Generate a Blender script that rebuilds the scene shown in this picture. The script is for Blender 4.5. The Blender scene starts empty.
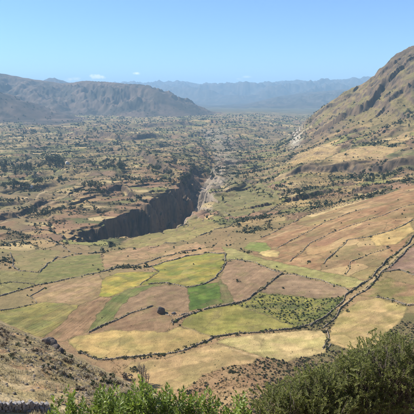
import bpy, math, random
import numpy as np
from mathutils import Vector

random.seed(7); rng = np.random.default_rng(11)
S = bpy.context.scene
COL = S.collection

# ---------------------------------------------------------------- camera, sky, sun
FPX, CX, CY, HOR = 500.0, 207.0, 207.0, 95.0
PITCH = math.atan((CY - HOR) / FPX)
CAMZ = 300.0
cam_d = bpy.data.cameras.new('camera'); cam = bpy.data.objects.new('camera', cam_d); COL.objects.link(cam)
cam.location = (0, 0, CAMZ); cam.rotation_euler = (math.pi / 2 - PITCH, 0, 0)
cam_d.sensor_width = 36; cam_d.angle = 2 * math.atan(CX / FPX)
cam_d.clip_start = 0.1; cam_d.clip_end = 200000
S.camera = cam

SUN_EL, SUN_AZ = math.radians(44), math.radians(-66)      # azimuth from +Y, negative = to the left
w = bpy.data.worlds.new('World'); S.world = w; w.use_nodes = True
nt = w.node_tree
sky = nt.nodes.new('ShaderNodeTexSky'); sky.sky_type = 'NISHITA'; sky.sun_disc = False
sky.sun_elevation = SUN_EL; sky.sun_rotation = SUN_AZ
sky.altitude = 3300; sky.air_density = 1.1; sky.dust_density = 0.0; sky.ozone_density = 8.5
bg = nt.nodes['Background']; bg.inputs['Strength'].default_value = 0.112
# a few small white puffs low over the horizon: (azimuth, elevation, half width, half height) in radians, thickness
wc = nt.nodes.new('ShaderNodeTexCoord').outputs['Generated']
def wm(op, a, b=None):
    n = nt.nodes.new('ShaderNodeMath'); n.operation = op
    for i, v in enumerate((a, b)):
        if v is None: continue
        if isinstance(v, (int, float)): n.inputs[i].default_value = v
        else: nt.links.new(v, n.inputs[i])
    return n.outputs[0]
wsx = nt.nodes.new('ShaderNodeSeparateXYZ'); nt.links.new(wc, wsx.inputs[0])
az = wm('ARCTAN2', wsx.outputs[0], wsx.outputs[1]); el = wm('ARCSINE', wsx.outputs[2])
wn = nt.nodes.new('ShaderNodeTexNoise'); wn.inputs['Scale'].default_value = 150; wn.inputs['Detail'].default_value = 4; nt.links.new(wc, wn.inputs['Vector'])
tot_ = None
for px_, py_, hw_, hh_, k_ in [(97, 77.3, 6.5, 2.0, .9), (102, 78.3, 5, 1.4, .6), (75, 79.5, 5, 1.6, .55), (69, 80, 4, 1.4, .35), (137, 73.5, 3.6, 1.1, .5), (246, 77, 6, 1.2, .28), (239, 79, 4, 1.0, .2)]:
    a0 = math.atan2((px_ - CX) / FPX, math.cos(PITCH) + (CY - py_) / FPX * math.sin(PITCH)); e0 = math.atan((CY - py_) / FPX) - PITCH
    da = wm('DIVIDE', wm('SUBTRACT', az, a0), hw_ / FPX); de = wm('DIVIDE', wm('SUBTRACT', el, e0), hh_ / FPX)
    rr_ = wm('SQRT', wm('ADD', wm('MULTIPLY', da, da), wm('MULTIPLY', de, de)))
    v_ = wm('MULTIPLY', wm('MAXIMUM', wm('SUBTRACT', 1.15, wm('ADD', rr_, wm('MULTIPLY', wm('SUBTRACT', wn.outputs[0], 0.5), 2.2))), 0.0), k_ * 1.5)
    tot_ = v_ if tot_ is None else wm('ADD', tot_, v_)
tot_ = wm('MINIMUM', tot_, 1.0)
cmx = nt.nodes.new('ShaderNodeMix'); cmx.data_type = 'RGBA'; nt.links.new(tot_, cmx.inputs[0]); nt.links.new(sky.outputs[0], cmx.inputs[6]); cmx.inputs[7].default_value = (11.0, 11.0, 11.0, 1)
nt.links.new(cmx.outputs[2], bg.inputs['Color'])
sd = bpy.data.lights.new('sun', 'SUN'); sd.energy = 4.8; sd.angle = math.radians(0.53); sd.color = (1.0, 0.93, 0.80)
sun = bpy.data.objects.new('sun', sd); COL.objects.link(sun)
sdir = Vector((math.sin(SUN_AZ) * math.cos(SUN_EL), math.cos(SUN_AZ) * math.cos(SUN_EL), math.sin(SUN_EL)))
sun.rotation_euler = sdir.to_track_quat('Z', 'Y').to_euler(); sun.location = (0, 0, CAMZ + 400)
vs = S.view_settings; vs.view_transform = 'Standard'; vs.look = 'None'; vs.exposure = 0.76; vs.gamma = 1; vs.use_curve_mapping = False
S.cycles.volume_bounces = 2; S.cycles.max_bounces = 6

HAZE_DENSITY = 8.8e-5
HAZE_COLOR = (0.47, 0.74, 1.0)

# ---------------------------------------------------------------- numeric helpers
def lin(c, g=1.0):
    c = np.asarray(c, float) / 255.0
    return np.where(c <= 0.04045, c / 12.92, ((c + 0.055) / 1.055) ** 2.4) * g

def ray(px, py):
    dx = (np.asarray(px, float) - CX) / FPX; dy = (CY - np.asarray(py, float)) / FPX
    cp, sp = math.cos(PITCH), math.sin(PITCH)
    return dx, cp + dy * sp, -sp + dy * cp

def P(px, py, Y):
    dx, dy, dz = ray(px, py); k = Y / dy
    return np.array([dx * k, Y, dz * k])

def _hash(ix, iy, seed):
    h = (ix.astype(np.int64) * 374761393 + iy.astype(np.int64) * 668265263 + seed * 974634777) & 0xFFFFFFFF
    h = ((h ^ (h >> 13)) * 1274126177) & 0xFFFFFFFF
    h = ((h ^ (h >> 16)) * 2246822519) & 0xFFFFFFFF
    return (h ^ (h >> 15)) & 0xFFFFFFFF

def rnd(ix, iy, seed): return _hash(ix, iy, seed) / 4294967295.0

def gn(x, y, seed=0):
    ix = np.floor(x); iy = np.floor(y); fx = x - ix; fy = y - iy
    u = fx * fx * fx * (fx * (fx * 6 - 15) + 10); v = fy * fy * fy * (fy * (fy * 6 - 15) + 10)
    def g(a, b):
        t = rnd(ix + a, iy + b, seed) * 6.2831853
        return np.cos(t) * (fx - a) + np.sin(t) * (fy - b)
    return 1.5 * ((g(0, 0) * (1 - u) + g(1, 0) * u) * (1 - v) + (g(0, 1) * (1 - u) + g(1, 1) * u) * v)

def fbm(x, y, seed=0, o=4, ridged=False):
    s = 0; a = 1.0; t = 0
    for i in range(o):
        n = gn(x, y, seed + i * 17)
        if ridged: n = 1 - 2 * np.abs(n)
        s = s + a * n; t += a; a *= 0.5; x, y = x * 2.03 + 3.1, y * 2.03 + 7.7
    return s / t

def ss(a, b, x):
    t = np.clip((x - a) / (b - a), 0, 1); return t * t * (3 - 2 * t)

def smax(a, b, k):
    h = np.clip(0.5 + 0.5 * (a - b) / k, 0, 1); return b * (1 - h) + a * h + k * h * (1 - h)

def polydist(x, y, pts, vals=None):
    """distance to a polyline, signed side (+ = left of travel), interpolated value"""
    best = np.full(x.shape, 1e18); side = np.zeros(x.shape); val = np.zeros(x.shape)
    for i in range(len(pts) - 1):
        ax, ay = pts[i][0], pts[i][1]; bx, by = pts[i + 1][0], pts[i + 1][1]
        ex, ey = bx - ax, by - ay; L2 = ex * ex + ey * ey
        t = np.clip(((x - ax) * ex + (y - ay) * ey) / L2, 0, 1)
        qx, qy = x - ax - t * ex, y - ay - t * ey
        d = qx * qx + qy * qy; m = d < best
        best = np.where(m, d, best); side = np.where(m, np.sign(ex * (y - ay) - ey * (x - ax)), side)
        if vals is not None: val = np.where(m, vals[i] * (1 - t) + vals[i + 1] * t, val)
    return np.sqrt(best), side, val

# ---------------------------------------------------------------- terrain: valley sheet through surveyed points
CP = [(150,392,232),(250,402,205),(350,402,205),(414,402,200),(60,395,230),(-60,380,250),(480,390,200),
 (0,310,350),(100,350,285),(200,350,275),(300,350,270),(400,350,255),(158,309,335),(60,310,345),(250,310,330),(330,310,320),(414,300,320),
 (100,270,440),(0,270,450),(200,270,420),(300,270,400),(414,250,400),(0,240,600),(60,245,590),(120,240,640),(170,222,720),(200,210,760),
 (230,230,580),(300,230,530),(370,225,480),(414,210,500),(250,200,800),(300,195,760),(360,190,700),(414,180,680),(300,165,1050),(360,165,950),
 (414,150,950),(250,180,1050),(290,150,1500),(330,140,1300),(300,130,1800),(340,110,1600),(380,110,1350),(414,110,1250),
 (414,48,1650),(395,55,1700),(375,75,1750),(350,90,1900),(330,100,2000),(305,122,2100),(290,140,2200),(470,30,1650),(520,20,1600),(480,110,1150),(480,180,620),(480,250,370),(480,300,300),
 (20,220,720),(80,215,760),(150,195,880),(50,190,950),(110,180,1020),(0,180,1050),(185,175,1080),(50,155,1550),(130,150,1700),(200,150,1700),(0,150,1700),
 (100,130,2800),(0,125,3000),(200,130,2800),(250,130,2700),(100,118,3900),(200,115,4500),(260,112,5000),(-80,310,340),(-80,250,540),(-80,200,850),(-80,150,1700),(-80,125,3000)]
cpx = []
for a in CP: cpx.append(tuple(P(*a)))
for px, Y, Z in [(414,2700,30),(470,2700,40),(375,2700,-70),(340,2800,-140),(305,2800,-185),(414,4500,-120),(300,4500,-185),(480,6000,-100),
                 (207,9000,-195),(60,9000,-190),(-60,9000,-190),(350,9000,-190),(480,9000,-190),(207,26000,-190),(-100,26000,-190),(500,26000,-190)]:
    cpx.append(((px - CX) / FPX * Y / 0.99, Y, Z))
cpx = np.array(cpx)
def uv(x, y):
    yy = y + 15.0; return np.arctan2(x, yy) * 2.4, np.log(np.hypot(x, yy))
cu, cv = uv(cpx[:, 0], cpx[:, 1])
def kern(r2): return np.sqrt(r2 + 0.012)
n_ = len(cpx)
A = np.zeros((n_ + 3, n_ + 3)); A[:n_, :n_] = kern((cu[:, None] - cu) ** 2 + (cv[:, None] - cv) ** 2) - 0.0 - np.eye(n_) * 0.004
A[:n_, n_] = 1; A[:n_, n_ + 1] = cu; A[:n_, n_ + 2] = cv; A[n_:, :n_] = A[:n_, n_:].T
SOL = np.linalg.solve(A, np.r_[cpx[:, 2], 0, 0, 0])

def valley0(x, y):
    x = np.asarray(x, float); y = np.asarray(y, float); shp = x.shape; x = x.ravel(); y = y.ravel()
    out = np.empty(x.shape)
    for i in range(0, len(x), 60000):
        u, v = uv(x[i:i + 60000], np.maximum(y[i:i + 60000], 30))
        k = kern((u[:, None] - cu) ** 2 + (v[:, None] - cv) ** 2)
        out[i:i + 60000] = k @ SOL[:n_] + SOL[n_] + SOL[n_ + 1] * u + SOL[n_ + 2] * v
    return out.reshape(shp)

def raycast(h, px, py, lo=20, hi=24000, n=2600):
    """first hit of a view ray with a height function -> world point"""
    dx, dy, dz = ray(px, py)
    Y = np.exp(np.linspace(math.log(lo), math.log(hi), n))
    X = dx / dy * Y; Z = dz / dy * Y
    d = Z - h(X, Y); m = np.where(d < 0)[0]
    if len(m) == 0: return np.array([X[-1], Y[-1], Z[-1]])
    i = m[0]
    if i == 0: return np.array([X[0], Y[0], Z[0]])
    t = d[i - 1] / (d[i - 1] - d[i]); Yh = Y[i - 1] + t * (Y[i] - Y[i - 1])
    return np.array([dx / dy * Yh, Yh, dz / dy * Yh])

_cache = {}
def V(px, py):                                   # a point on the valley sheet (never on the near spur)
    k = (round(px, 2), round(py, 2))
    if k not in _cache: _cache[k] = raycast(valley0, px, py, 150, 9000, 1800)
    return _cache[k]
def VL(pts): return [V(*p) for p in pts]

# gorge: centre line, depth and half width along it
GP = [(40,254,560),(66,251,605),(88,247,650),(113,239,690),(142,225,730),(168,210,785),(184,197,860),(195,186,960),(206,176,1130),(216,160,1450),(210,144,2100),(200,131,2800)]
GPW = [P(*g) for g in GP]
GD = [0, 0, 10, 66, 105, 105, 85, 42, 18, 12, 8, 6]
GW = [14, 18, 30, 46, 56, 58, 52, 40, 34, 40, 60, 90]
# scarps: crest line (left of travel = high side), height, back fade
SCARP = [([(268,184),(285,178),(300,173),(322,171),(345,170),(368,172),(390,168),(414,163),(450,160)], 15, 60, 16),
         ([(-20,226),(0,220),(20,213),(45,204),(62,198)], 8, 45, 10),
         ([(126,152),(142,156),(154,166),(166,174),(182,183)], 18, 90, 12),
         ([(278,203),(300,198),(320,194),(345,191)], 7, 40, 6),
         ([(100,196),(120,190),(132,196),(140,203)], 10, 50, 8),
         ([(18,178),(50,176),(80,172)], 6, 60, 8),
         ([(60,133),(95,137),(130,140),(175,137)], 22, 220, 28),
         ([(130,128),(165,126),(200,124)], 22, 300, 40)]
SCW = [(VL(s[0]), s[1], s[2], s[3]) for s in SCARP]
HC = [([(350,114),(362,107),(371,100),(379,91),(387,82)], 30, 60, 12), ([(387,102),(394,95),(404,89)], 16, 50, 10), ([(316,116),(331,105),(345,96),(352,90)], 15, 70, 14), ([(376,80),(392,66),(405,56)], 12, 50, 12), ([(392,126),(402,118),(420,108)], 8, 50, 10)]
SCW += [(VL(s[0]), s[1], s[2], s[3]) for s in HC]

RIDGES = [  # name, [(px,py,Y)], width, exponent, base
 ('hill', [(-90,66,5700),(-30,70,5700),(0,73,5600),(30,78.5,5600),(60,83,5600),(78,83,5700)], 1500, 1.2, -188, 0.55, 520),
 ('hill', [(40,90,5600),(62,84,5500),(85,80.5,5400),(105,81.5,5200),(125,83.5,5000),(140,84,4900),(150,87.5,4800),(160,94,4650),(174,106,4500),(190,117,4300),(203,123,4100)], 600, 1.05, -188, 0.60, 300),
 ('hill', [(-90,76,3900),(-20,86,3800),(0,93,3700),(22,106,3600),(42,119,3500)], 620, 1.2, -186, 0.42, 300),
 ('mountain', [(34,84,9800),(44,80,9600),(53,76,9500),(62,80,9600),(75,84,9800)], 1100, 1.2, -190, 0.2, 500),
 ('mountain', [(60,84,20000),(140,83.5,20000),(152,82.5,20000),(170,82,19500),(190,82,19000),(200,84,19000),(216,87,19000),(235,86,19000)], 6500, 1.2, -190, 0.9, 1500),
 ('mountain', [(195,88,18500),(230,86,18000),(250,85,17500),(265,83.5,17000),(282,80.5,17000),(295,83,17000),(320,81.5,16500),(340,79.5,16500),(356,79.5,16500),(400,76,16500),(480,74,16500)], 7000, 1.15, -190, 0.9, 1500),
 ('mountain', [(228,110,9800),(250,103,9600),(280,96,9500),(310,92,9500),(345,89,9500),(420,86,9500)], 2600, 1.2, -190, 0.8, 700),
 ('mountain', [(146,92,8600),(168,98,8500),(190,106,8400),(208,113,8200)], 1500, 1.2, -190, 0.6, 500),
]
RW = [(r[0], [P(*p) for p in r[1]]) + r[2:] for r in RIDGES]

def spur(x, y):
    z = -31.0 - 0.311 * (x + 18.9) - 0.5026 * (y - 45)
    s = 0.74 * (x + 12) + 0.67 * (y - 72) + 3.0 * fbm(x / 16, y / 16, 91, 3)
    z = z - 0.32 * np.where(s > 0, np.sqrt(s * s + 4) - 2, 0)
    dark = np.exp(-((s + 5) / 9.0) ** 2)
    z = z + 0.9 * fbm(x / 9, y / 9, 40, 4) + dark * 1.3 * fbm(x / 4.5, y / 4.5, 41, 3)
    return z, s

def near_plane(x, y): return -1.75 - 0.74 * np.maximum(y, -15) + 0.35 * fbm(x / 6, y / 6, 43, 3) * ss(3, 14, y)

TER = [[(246,246),(262,238),(290,224),(305,216),(340,206),(365,199),(395,190),(425,180),(430,205),(410,222),(394,229),(369,237),(347,240),(338,250),(323,264),(285,264)], [(38,272),(52,262),(72,255),(102,252),(104,270),(98,273),(60,281),(34,284)], [(0,268),(16,270),(38,272),(34,286),(0,296)],
       [(236,206),(282,200),(318,196),(300,212),(262,222),(238,224),(225,212)]]
TERW = None
def inpoly(x, y, poly):
    r = np.zeros(x.shape, bool); n = len(poly); j = n - 1
    for i in range(n):
        xi, yi, xj, yj = poly[i][0], poly[i][1], poly[j][0], poly[j][1]
        c = ((yi > y) != (yj > y)) & (x < (xj - xi) * (y - yi) / ((yj - yi) if yj != yi else 1e-9) + xi)
        r ^= c; j = i
    return r
TERW = [VL(p) for p in TER]

def terrain(x, y, info=False):
    x = np.asarray(x, float); y = np.asarray(y, float)
    R = np.hypot(x, y)
    z = valley0(x, y)
    rock = np.zeros(x.shape); edge = np.zeros(x.shape); reg = np.zeros(x.shape, int)
    # scarps
    for pts, h, L, wd in SCW:
        d, s, _ = polydist(x, y, pts); sd_ = d * s + wd * 1.7 * fbm(x / (wd * 3.0), y / (wd * 3.0), 5, 4)
        ends = 1 - ss(0.0, 1.0, (np.hypot(x - pts[0][0], y - pts[0][1]) < 1e-9) * 0)
        prof = ss(-wd * 0.5, wd * 0.5, sd_) * np.exp(-np.maximum(sd_, 0) / L)
        e1 = np.hypot(x - pts[0][0], y - pts[0][1]); e2 = np.hypot(x - pts[-1][0], y - pts[-1][1])
        tot = sum(math.hypot(pts[i + 1][0] - pts[i][0], pts[i + 1][1] - pts[i][1]) for i in range(len(pts) - 1))
        fade = ss(0.0, tot * 0.22, np.minimum(e1, e2)) * (d < 6 * L)
        z = z + h * prof * fade
        rock = np.maximum(rock, np.exp(-(sd_ / (wd * 0.75)) ** 2) * fade * min(1.0, h / 16))
    # uneven natural ground, quiet in the near fields
    wildamp = ss(330, 1100, R)
    z = z + (0.6 + 4.6 * wildamp) * fbm(x / 95, y / 95, 3, 4) + wildamp * 9.0 * fbm(x / 300, y / 300, 8, 3)
    hillm = ss(-95, -20, z) * ss(700, 1000, R)
    z = z + wildamp * 1.7 * fbm(x / 21, y / 21, 27, 3) + hillm * ss(20, 90, z) * 4.5 * fbm(x / 26, y / 26, 28, 4, True)
    z = z + hillm * (-25 + 20 * fbm(x / 170, y / 170, 21, 5, True) + 9 * fbm(x / 55, y / 55, 25, 4, True))
    gm = wildamp * (1 - hillm) * ss(620, 760, R) * (1 - ss(3200, 4500, R)) * ss(-0.15, -0.02, 0.3 - x / np.maximum(R, 1) * 0.9)
    gu = ss(0.50, 0.86, fbm(x / 330 + .35 * gn(x / 90, y / 90, 77), y / 230 + .35 * gn(x / 90, y / 90, 78), 71, 2, True)); z = z - 8 * gu * gm
    rock = np.maximum(rock, .62 * gm * np.exp(-((gu - .5) / .34) ** 2) * (gu > .02))
    # gorge
    d, s, dep = polydist(x, y, GPW, GD); _, _, hw = polydist(x, y, GPW, GW)
    dn = d + hw * (0.42 * fbm(x / 110, y / 110, 30, 2) + 0.62 * fbm(x / 46, y / 46, 31, 4) + 0.16 * fbm(x / 12, y / 12, 33, 3))
    dn = dn + hw * 0.42 * np.abs(gn(x / 24, y / 24, 36)); cut = 0.40 * (1 - ss(0.70, 1.12, dn / hw)) + 0.22 * (1 - ss(0.62, 0.74, dn / hw)) + 0.38 * (1 - ss(0.30, 0.56, dn / hw))
    z = z - dep * cut
    rock = np.maximum(rock, ss(0.03, 0.10, cut) * ss(10, 30, dep))
    # terraces on benches
    stp = 3.8 + 2.4 * ss(900, 2200, R) + 2.6 * ss(-150, -125, z); tm = ss(430, 560, R) * (1 - ss(2600, 3800, R)) * (1 - .45 * ss(-150, -125, z)) * (1 - ss(-75, -45, z)) * (1 - ss(0.0, 0.2, rock)) * ss(-0.5, -0.1, fbm(x / 260, y / 260, 51, 2))
    near = np.zeros(x.shape, bool); slp = inpoly(x, y, TERW[0])
    for p in TERW: near |= inpoly(x, y, p)
    tm = np.where(near, 0.95, tm * 0.85); stp = np.where(near, np.where(slp, 2.2, 1.5), stp); tm = np.where(slp, 0, tm)
    q = z / stp + np.where(slp, 1.5, 0.5) * fbm(x / 70, y / 70, 52, 3)
    fr = q - np.floor(q); qt = np.floor(q) + ss(0.80, 1.0, fr)
    z = z + (qt - q) * stp * tm; edge = np.where((fr > 0.78), tm, 0) 
    # hills and far ranges
    far = R > 2300
    if far.any():
        xf, yf = x[far], y[far]; zf = z[far]; rf = reg[far]
        for k, (nm, pts, wd, ex, base, ga, gs) in enumerate(RW):
            d, s, H = polydist(xf, yf, pts, [p[2] for p in pts])
            g = fbm(xf / gs, yf / gs, 60 + k, 5, True)
            f = np.clip(1 - d / wd, 0, 1) ** ex
            zz = base + (H - base) * f + (H - base) * ga * (g - 0.15) * 4 * f * (1 - f) * (0.35 + 0.65 * (d / wd))
            zz = zz + (H - base) * .09 * fbm(xf / gs * 4.5, yf / gs * 4.5, 80 + k, 4, True) * 4 * f * (1 - f)
            rf = np.where((zz > zf) & (d < wd), k + 2, rf); zf = np.where(d < wd, np.maximum(zf, zz), zf)
        z[far] = zf; reg[far] = rf
    # near spur and the slope under the camera
    nearm = R < 330
    if nearm.any():
        xn, yn = x[nearm], y[nearm]
        sp, sv = spur(xn, yn); hp = near_plane(xn, yn)
        b = z[nearm]
        zn = smax(smax(b, sp, 4.0), hp, 2.5)
        rn = np.where((sp > b) | (hp > b), 1, reg[nearm])
        z[nearm] = zn; reg[nearm] = rn
    if info: return z, rock, edge, reg, hillm
    return z
def T1(x, y): return float(terrain(np.array([x]), np.array([y]))[0])
def hit(px, py): return raycast(lambda a, b: terrain(a, b), px, py)

# ---------------------------------------------------------------- fields (outlines surveyed on the valley sheet)
# name, label, outline, colour, second colour, row direction (two points) , row strength, shrubbiness
FIELDS = [
 ('stubble_field','ochre stubble field below the ploughed plot with the big boulder',[(66,341),(75,337),(90,334),(110,331),(140,330.5),(166,333),(179,326),(196,331),(213,338),(207,343),(187,349),(165,355),(130,358),(97,359),(78,351)],(192,162,104),(168,150,92),((90,350),(190,340)),.35,.1),
 ('ploughed_field','narrow pinkish brown ploughed plot just below the big boulder',[(90,332),(110,323),(130,313.5),(154,306.5),(166,313),(174,320),(166,333),(140,330.5),(110,331)],(157,128,98),(146,116,88),((95,331),(160,318)),.6,.05),
 ('ploughed_field','domed brown ploughed field above the big boulder',[(113,321),(118,311),(130,298),(150,287.5),(166,284.5),(187,287),(190,300),(190,311),(172,312),(154,306),(134,311.5)],(158,130,100),(146,120,92),((120,316),(180,290)),.5,.05),
 ('green_strip','blue green crop strip curving round the domed ploughed field',[(88,332),(97,316),(112,298),(128,289.5),(150,285),(166,283.5),(150,287.5),(130,298),(118,311),(113,321)],(110,120,62),(134,132,78),((92,328),(140,288)),.6,.15),
 ('ploughed_field','pink brown striped plot between the two green strips on the left',[(42,338),(62,324),(78,306),(98,297),(112,297),(97,316),(88,332),(75,337),(62,342)],(172,138,104),(152,122,88),((60,335),(108,296)),.8,.08),
 ('pasture','large yellow green striped pasture behind the rocky ridge',[(-30,322),(0,311),(15,308),(36,303),(56,302),(74,303),(78,306),(62,324),(42,338),(20,332),(0,328),(-30,338)],(164,152,80),(128,128,68),((20,330),(70,305)),.9,.15),
 ('ploughed_field','pale pinkish plot above the large yellow green pasture',[(36,303),(30,296),(50,286),(80,279),(97,274),(103,279),(99,297),(78,306),(56,302)],(170,140,106),(160,135,94),((40,302),(98,276)),.6,.1),
 ('crop_field','bright yellow crop field left of the domed ploughed field',[(103,279),(118,273),(140,271.5),(157,272),(148,280),(140,285),(128,289),(112,297),(99,297)],(186,164,72),(146,146,58),((105,294),(150,275)),.5,.1),
 ('crop_field','broad yellow green field crossing the middle of the valley floor',[(140,285),(148,280),(157,272),(152,266),(165,261),(190,256),(210,253),(223,254),(226,261),(216,277),(205,283.5),(186,286.5),(165,282.5),(150,285)],(168,154,62),(130,136,56),((150,282),(220,258)),.5,.12),
 ('crop_plot','bright green crop plot right of the domed ploughed field',[(187,287),(205,284),(218,282),(223,303),(206,307),(190,311)],(102,124,46),(84,108,42),((190,300),(220,290)),.35,.05),
 ('crop_plot','dull olive strip beside the bright green crop plot',[(218,282),(220,279),(228,288),(236,304),(223,303)],(112,112,68),(124,112,74),((222,284),(230,303)),.4,.2),
 ('ploughed_field','brown ploughed field with one round dark bush in it',[(220,279),(226,262),(236,260),(255,263.5),(272,270),(281,273),(262,288),(250,299),(236,304),(228,288)],(162,133,103),(154,126,98),((230,295),(265,270)),.4,.06),
 ('ploughed_field','grey brown ploughed field above the scrubby green field',[(281,273.5),(295,275),(320,281),(345,288),(352,292),(345,297),(320,298),(285,295),(260,292),(266,286)],(156,130,103),(146,122,96),((268,288),(340,292)),.4,.06),
 ('scrub_field','dark green scrubby field full of low bushes',[(260,292.5),(285,295.5),(320,298.5),(346,297),(338,307),(326,319),(300,327),(283,322),(266,315),(236,306),(250,300)],(150,144,70),(108,114,56),None,0,.95),
 ('pasture','smooth yellow green pasture above the winding hedge',[(179,325),(191,314),(215,308),(236,305),(266,315),(283,322),(300,327),(285,330),(270,331),(240,333),(213,337.5),(196,331)],(166,154,80),(134,132,62),((185,325),(280,322)),.35,.15),
 ('stubble_field','pale straw field right below the winding hedge',[(215,342),(240,336),(270,334),(300,331),(322,329),(328,338),(326,352),(300,359),(283,361),(262,357),(240,350)],(206,180,128),(184,170,110),((220,345),(320,335)),.3,.12),
 ('stubble_field','orange tan dry field at the foot of the slope',[(124,372),(130,362),(165,358),(187,352),(207,346),(215,343),(240,350),(262,357),(250,364),(226,366),(205,374),(186,388),(160,392),(140,388)],(194,162,116),(170,146,100),((140,380),(240,355)),.3,.15),
 ('stubble_field','dry orange tan field right of the winding lane',[(330,328),(338,316),(346,309),(360,301),(376,297),(395,303),(408,308),(398,324),(386,333),(382,346),(350,350),(330,343)],(196,166,116),(170,152,94),((335,340),(400,312)),.35,.15),
 ('pasture','green and reddish patch below the lane at the right edge',[(354,296),(366,288),(372,285),(386,276),(402,282),(425,288),(425,306),(408,306),(395,302),(376,296)],(132,124,72),(158,126,94),((360,294),(410,290)),.4,.2),
 ('ploughed_field','mauve brown ploughed field by the lane at the right edge',[(384,271),(392,262),(404,252),(418,244),(440,250),(440,278),(414,274),(400,270)],(150,122,104),(144,116,98),((390,268),(425,255)),.4,.05),
 ('pasture','long pale green strip below the big brown slope',[(222,246),(236,250),(255,257),(285,264),(320,271),(345,276),(368,281),(358,287),(346,287.5),(320,280),(295,274),(270,268),(240,259),(226,260)],(164,156,98),(150,146,84),((240,255),(350,283)),.25,.15),
 ('tilled_slope','big red brown tilled slope on the right of the valley',[(255,257),(246,246),(262,238),(290,224),(305,216),(340,206),(365,199),(395,190),(425,180),(430,205),(410,222),(394,229),(369,237),(347,240),(338,250),(323,264),(320,271),(285,264)],(172,140,100),(160,122,88),((260,252),(400,200)),.5,.25),
 ('tilled_slope','rough brown and tan slope above the lane on the right',[(323,264),(338,250),(347,240),(369,237),(376,246),(396,244),(412,234),(405,245),(390,258),(378,268),(367,281),(345,276),(320,271)],(166,132,98),(176,148,104),((330,268),(390,245)),.4,.3),
 ('stubble_field','pale straw wedge above the lane on the right',[(369,237),(394,229),(410,222),(414,231),(396,244),(376,246)],(212,180,116),(196,164,104),((372,240),(410,226)),.2,.05),
 ('stubble_field','pale tan terrace strip under the bushy bank',[(303,216),(318,209),(340,202),(364,196.5),(368,199),(340,207),(312,217)],(214,186,134),(200,170,120),None,0,.05),
 ('crop_plot','small fresh green plot beside a straw patch',[(243,249),(250,242.5),(266,243),(272,250),(262,253.5)],(128,138,70),(140,144,78),None,0,.1),
 ('stubble_field','small bright straw patch below the fresh green plot',[(258,254),(268,250.5),(280,252),(278,257),(264,257)],(216,188,126),(206,178,118),None,0,.0),
 ('fallow_field','pinkish tan fallow strip along the gorge rim',[(72,262),(95,254),(125,249),(155,244),(180,245),(196,241),(208,246),(190,251),(160,255),(130,262),(104,270),(82,268)],(182,146,110),(170,138,100),((80,264),(190,246)),.4,.15),
 ('pasture','olive green grassy shoulder above the gorge rim',[(112,247),(135,238),(160,229),(180,221),(196,214),(214,221),(226,226),(208,232),(190,240),(165,244),(140,247)],(150,140,82),(160,142,90),((120,245),(200,220)),.3,.3),
 ('fallow_field','brown strip between two dark walls in mid valley',[(130,264),(160,257),(190,252),(206,247),(222,247),(226,254),(210,252.5),(190,255.5),(165,260.5),(150,267)],(178,142,104),(168,136,96),((135,264),(220,250)),.4,.1),
 ('terrace_plot','olive terraced plots with dark step walls on the left',[(38,272),(52,262),(70,256),(100,254),(104,270),(98,273),(60,281),(34,285)],(138,130,78),(120,122,66),None,0,.3),
 ('pasture','olive pasture inside a dark wall at the left edge',[(-20,270),(14,271),(38,273),(34,285),(15,292),(0,296),(-20,298)],(150,140,88),(140,132,76),((0,290),(36,276)),.3,.3),
 ('pasture','dull green knoll field above the left terraces',[(17,270),(14,256),(40,250),(62,250),(56,258),(44,267),(38,271)],(150,134,88),(136,128,78),None,0,.3),
 ('stubble_field','pale dry field on the bench right of the gorge head',[(330,160),(345,150),(372,146),(395,150),(392,158),(360,164),(335,167)],(196,166,116),(182,150,106),None,0,.2),
 ('stubble_field','broad straw terrace at the foot of the right hill',[(285,166),(296,154),(318,147),(342,146),(336,154),(322,163),(300,169)],(198,168,116),(184,152,104),None,0,.2),
 ('pasture','dark green field at the foot of the right hill',[(385,160),(398,151),(425,147),(425,160),(405,162)],(112,116,72),(122,122,78),None,0,.3),
 ('pasture','green bushy bench beside the grey gully',[(212,205),(226,193),(245,184),(262,186),(275,192),(282,202),(262,210),(238,216),(224,216)],(142,134,86),(126,122,76),None,0,.6),
]
FW = [VL(f[2]) for f in FIELDS]
FBB = [(min(p[0] for p in q), max(p[0] for p in q), min(p[1] for p in q), max(p[1] for p in q)) for q in FW]

def field_of(x, y):
    xx = x + 1.5 * gn(x / 8.5, y / 8.5, 201) + .6 * gn(x / 2.6, y / 2.6, 203); yy = y + 1.9 * gn(x / 8.5, y / 8.5, 202) + .8 * gn(x / 2.6, y / 2.6, 204)
    fid = np.full(x.shape, -1)
    for i, q in enumerate(FW):
        b = FBB[i]; m = (xx > b[0] - 1) & (xx < b[1] + 1) & (yy > b[2] - 1) & (yy < b[3] + 1)
        if m.any():
            ins = inpoly(xx[m], yy[m], q); f = fid[m]; f[ins] = i; fid[m] = f
    return fid

# ---------------------------------------------------------------- ground mesh (polar fan, dense where the ground is seen edge on)
th = np.concatenate([np.radians(np.linspace(-62, -26.5, 26))[:-1], np.radians(np.linspace(-26.5, 26.5, 590)), np.radians(np.linspace(26.5, 62, 26))[1:]])
def seg(a, b, n): return np.geomspace(a, b, n, endpoint=False)
rr = np.concatenate([seg(4, 48, 30), seg(48, 155, 230), seg(155, 225, 40), seg(225, 420, 260), seg(420, 640, 170), seg(640, 1050, 250), seg(1050, 2300, 210), seg(2300, 6500, 150), seg(6500, 24000, 85), [24000.]])
TH, RR = np.meshgrid(th, rr)
GX = (np.sin(TH) * RR); GY = np.cos(TH) * RR - 15.0
GZ, ROCK, EDGE, REG, HILLM = terrain(GX, GY, True)
print('grid', GX.shape, GX.size)
nr, nc = GX.shape
X, Y, Z = GX, GY, GZ
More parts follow.
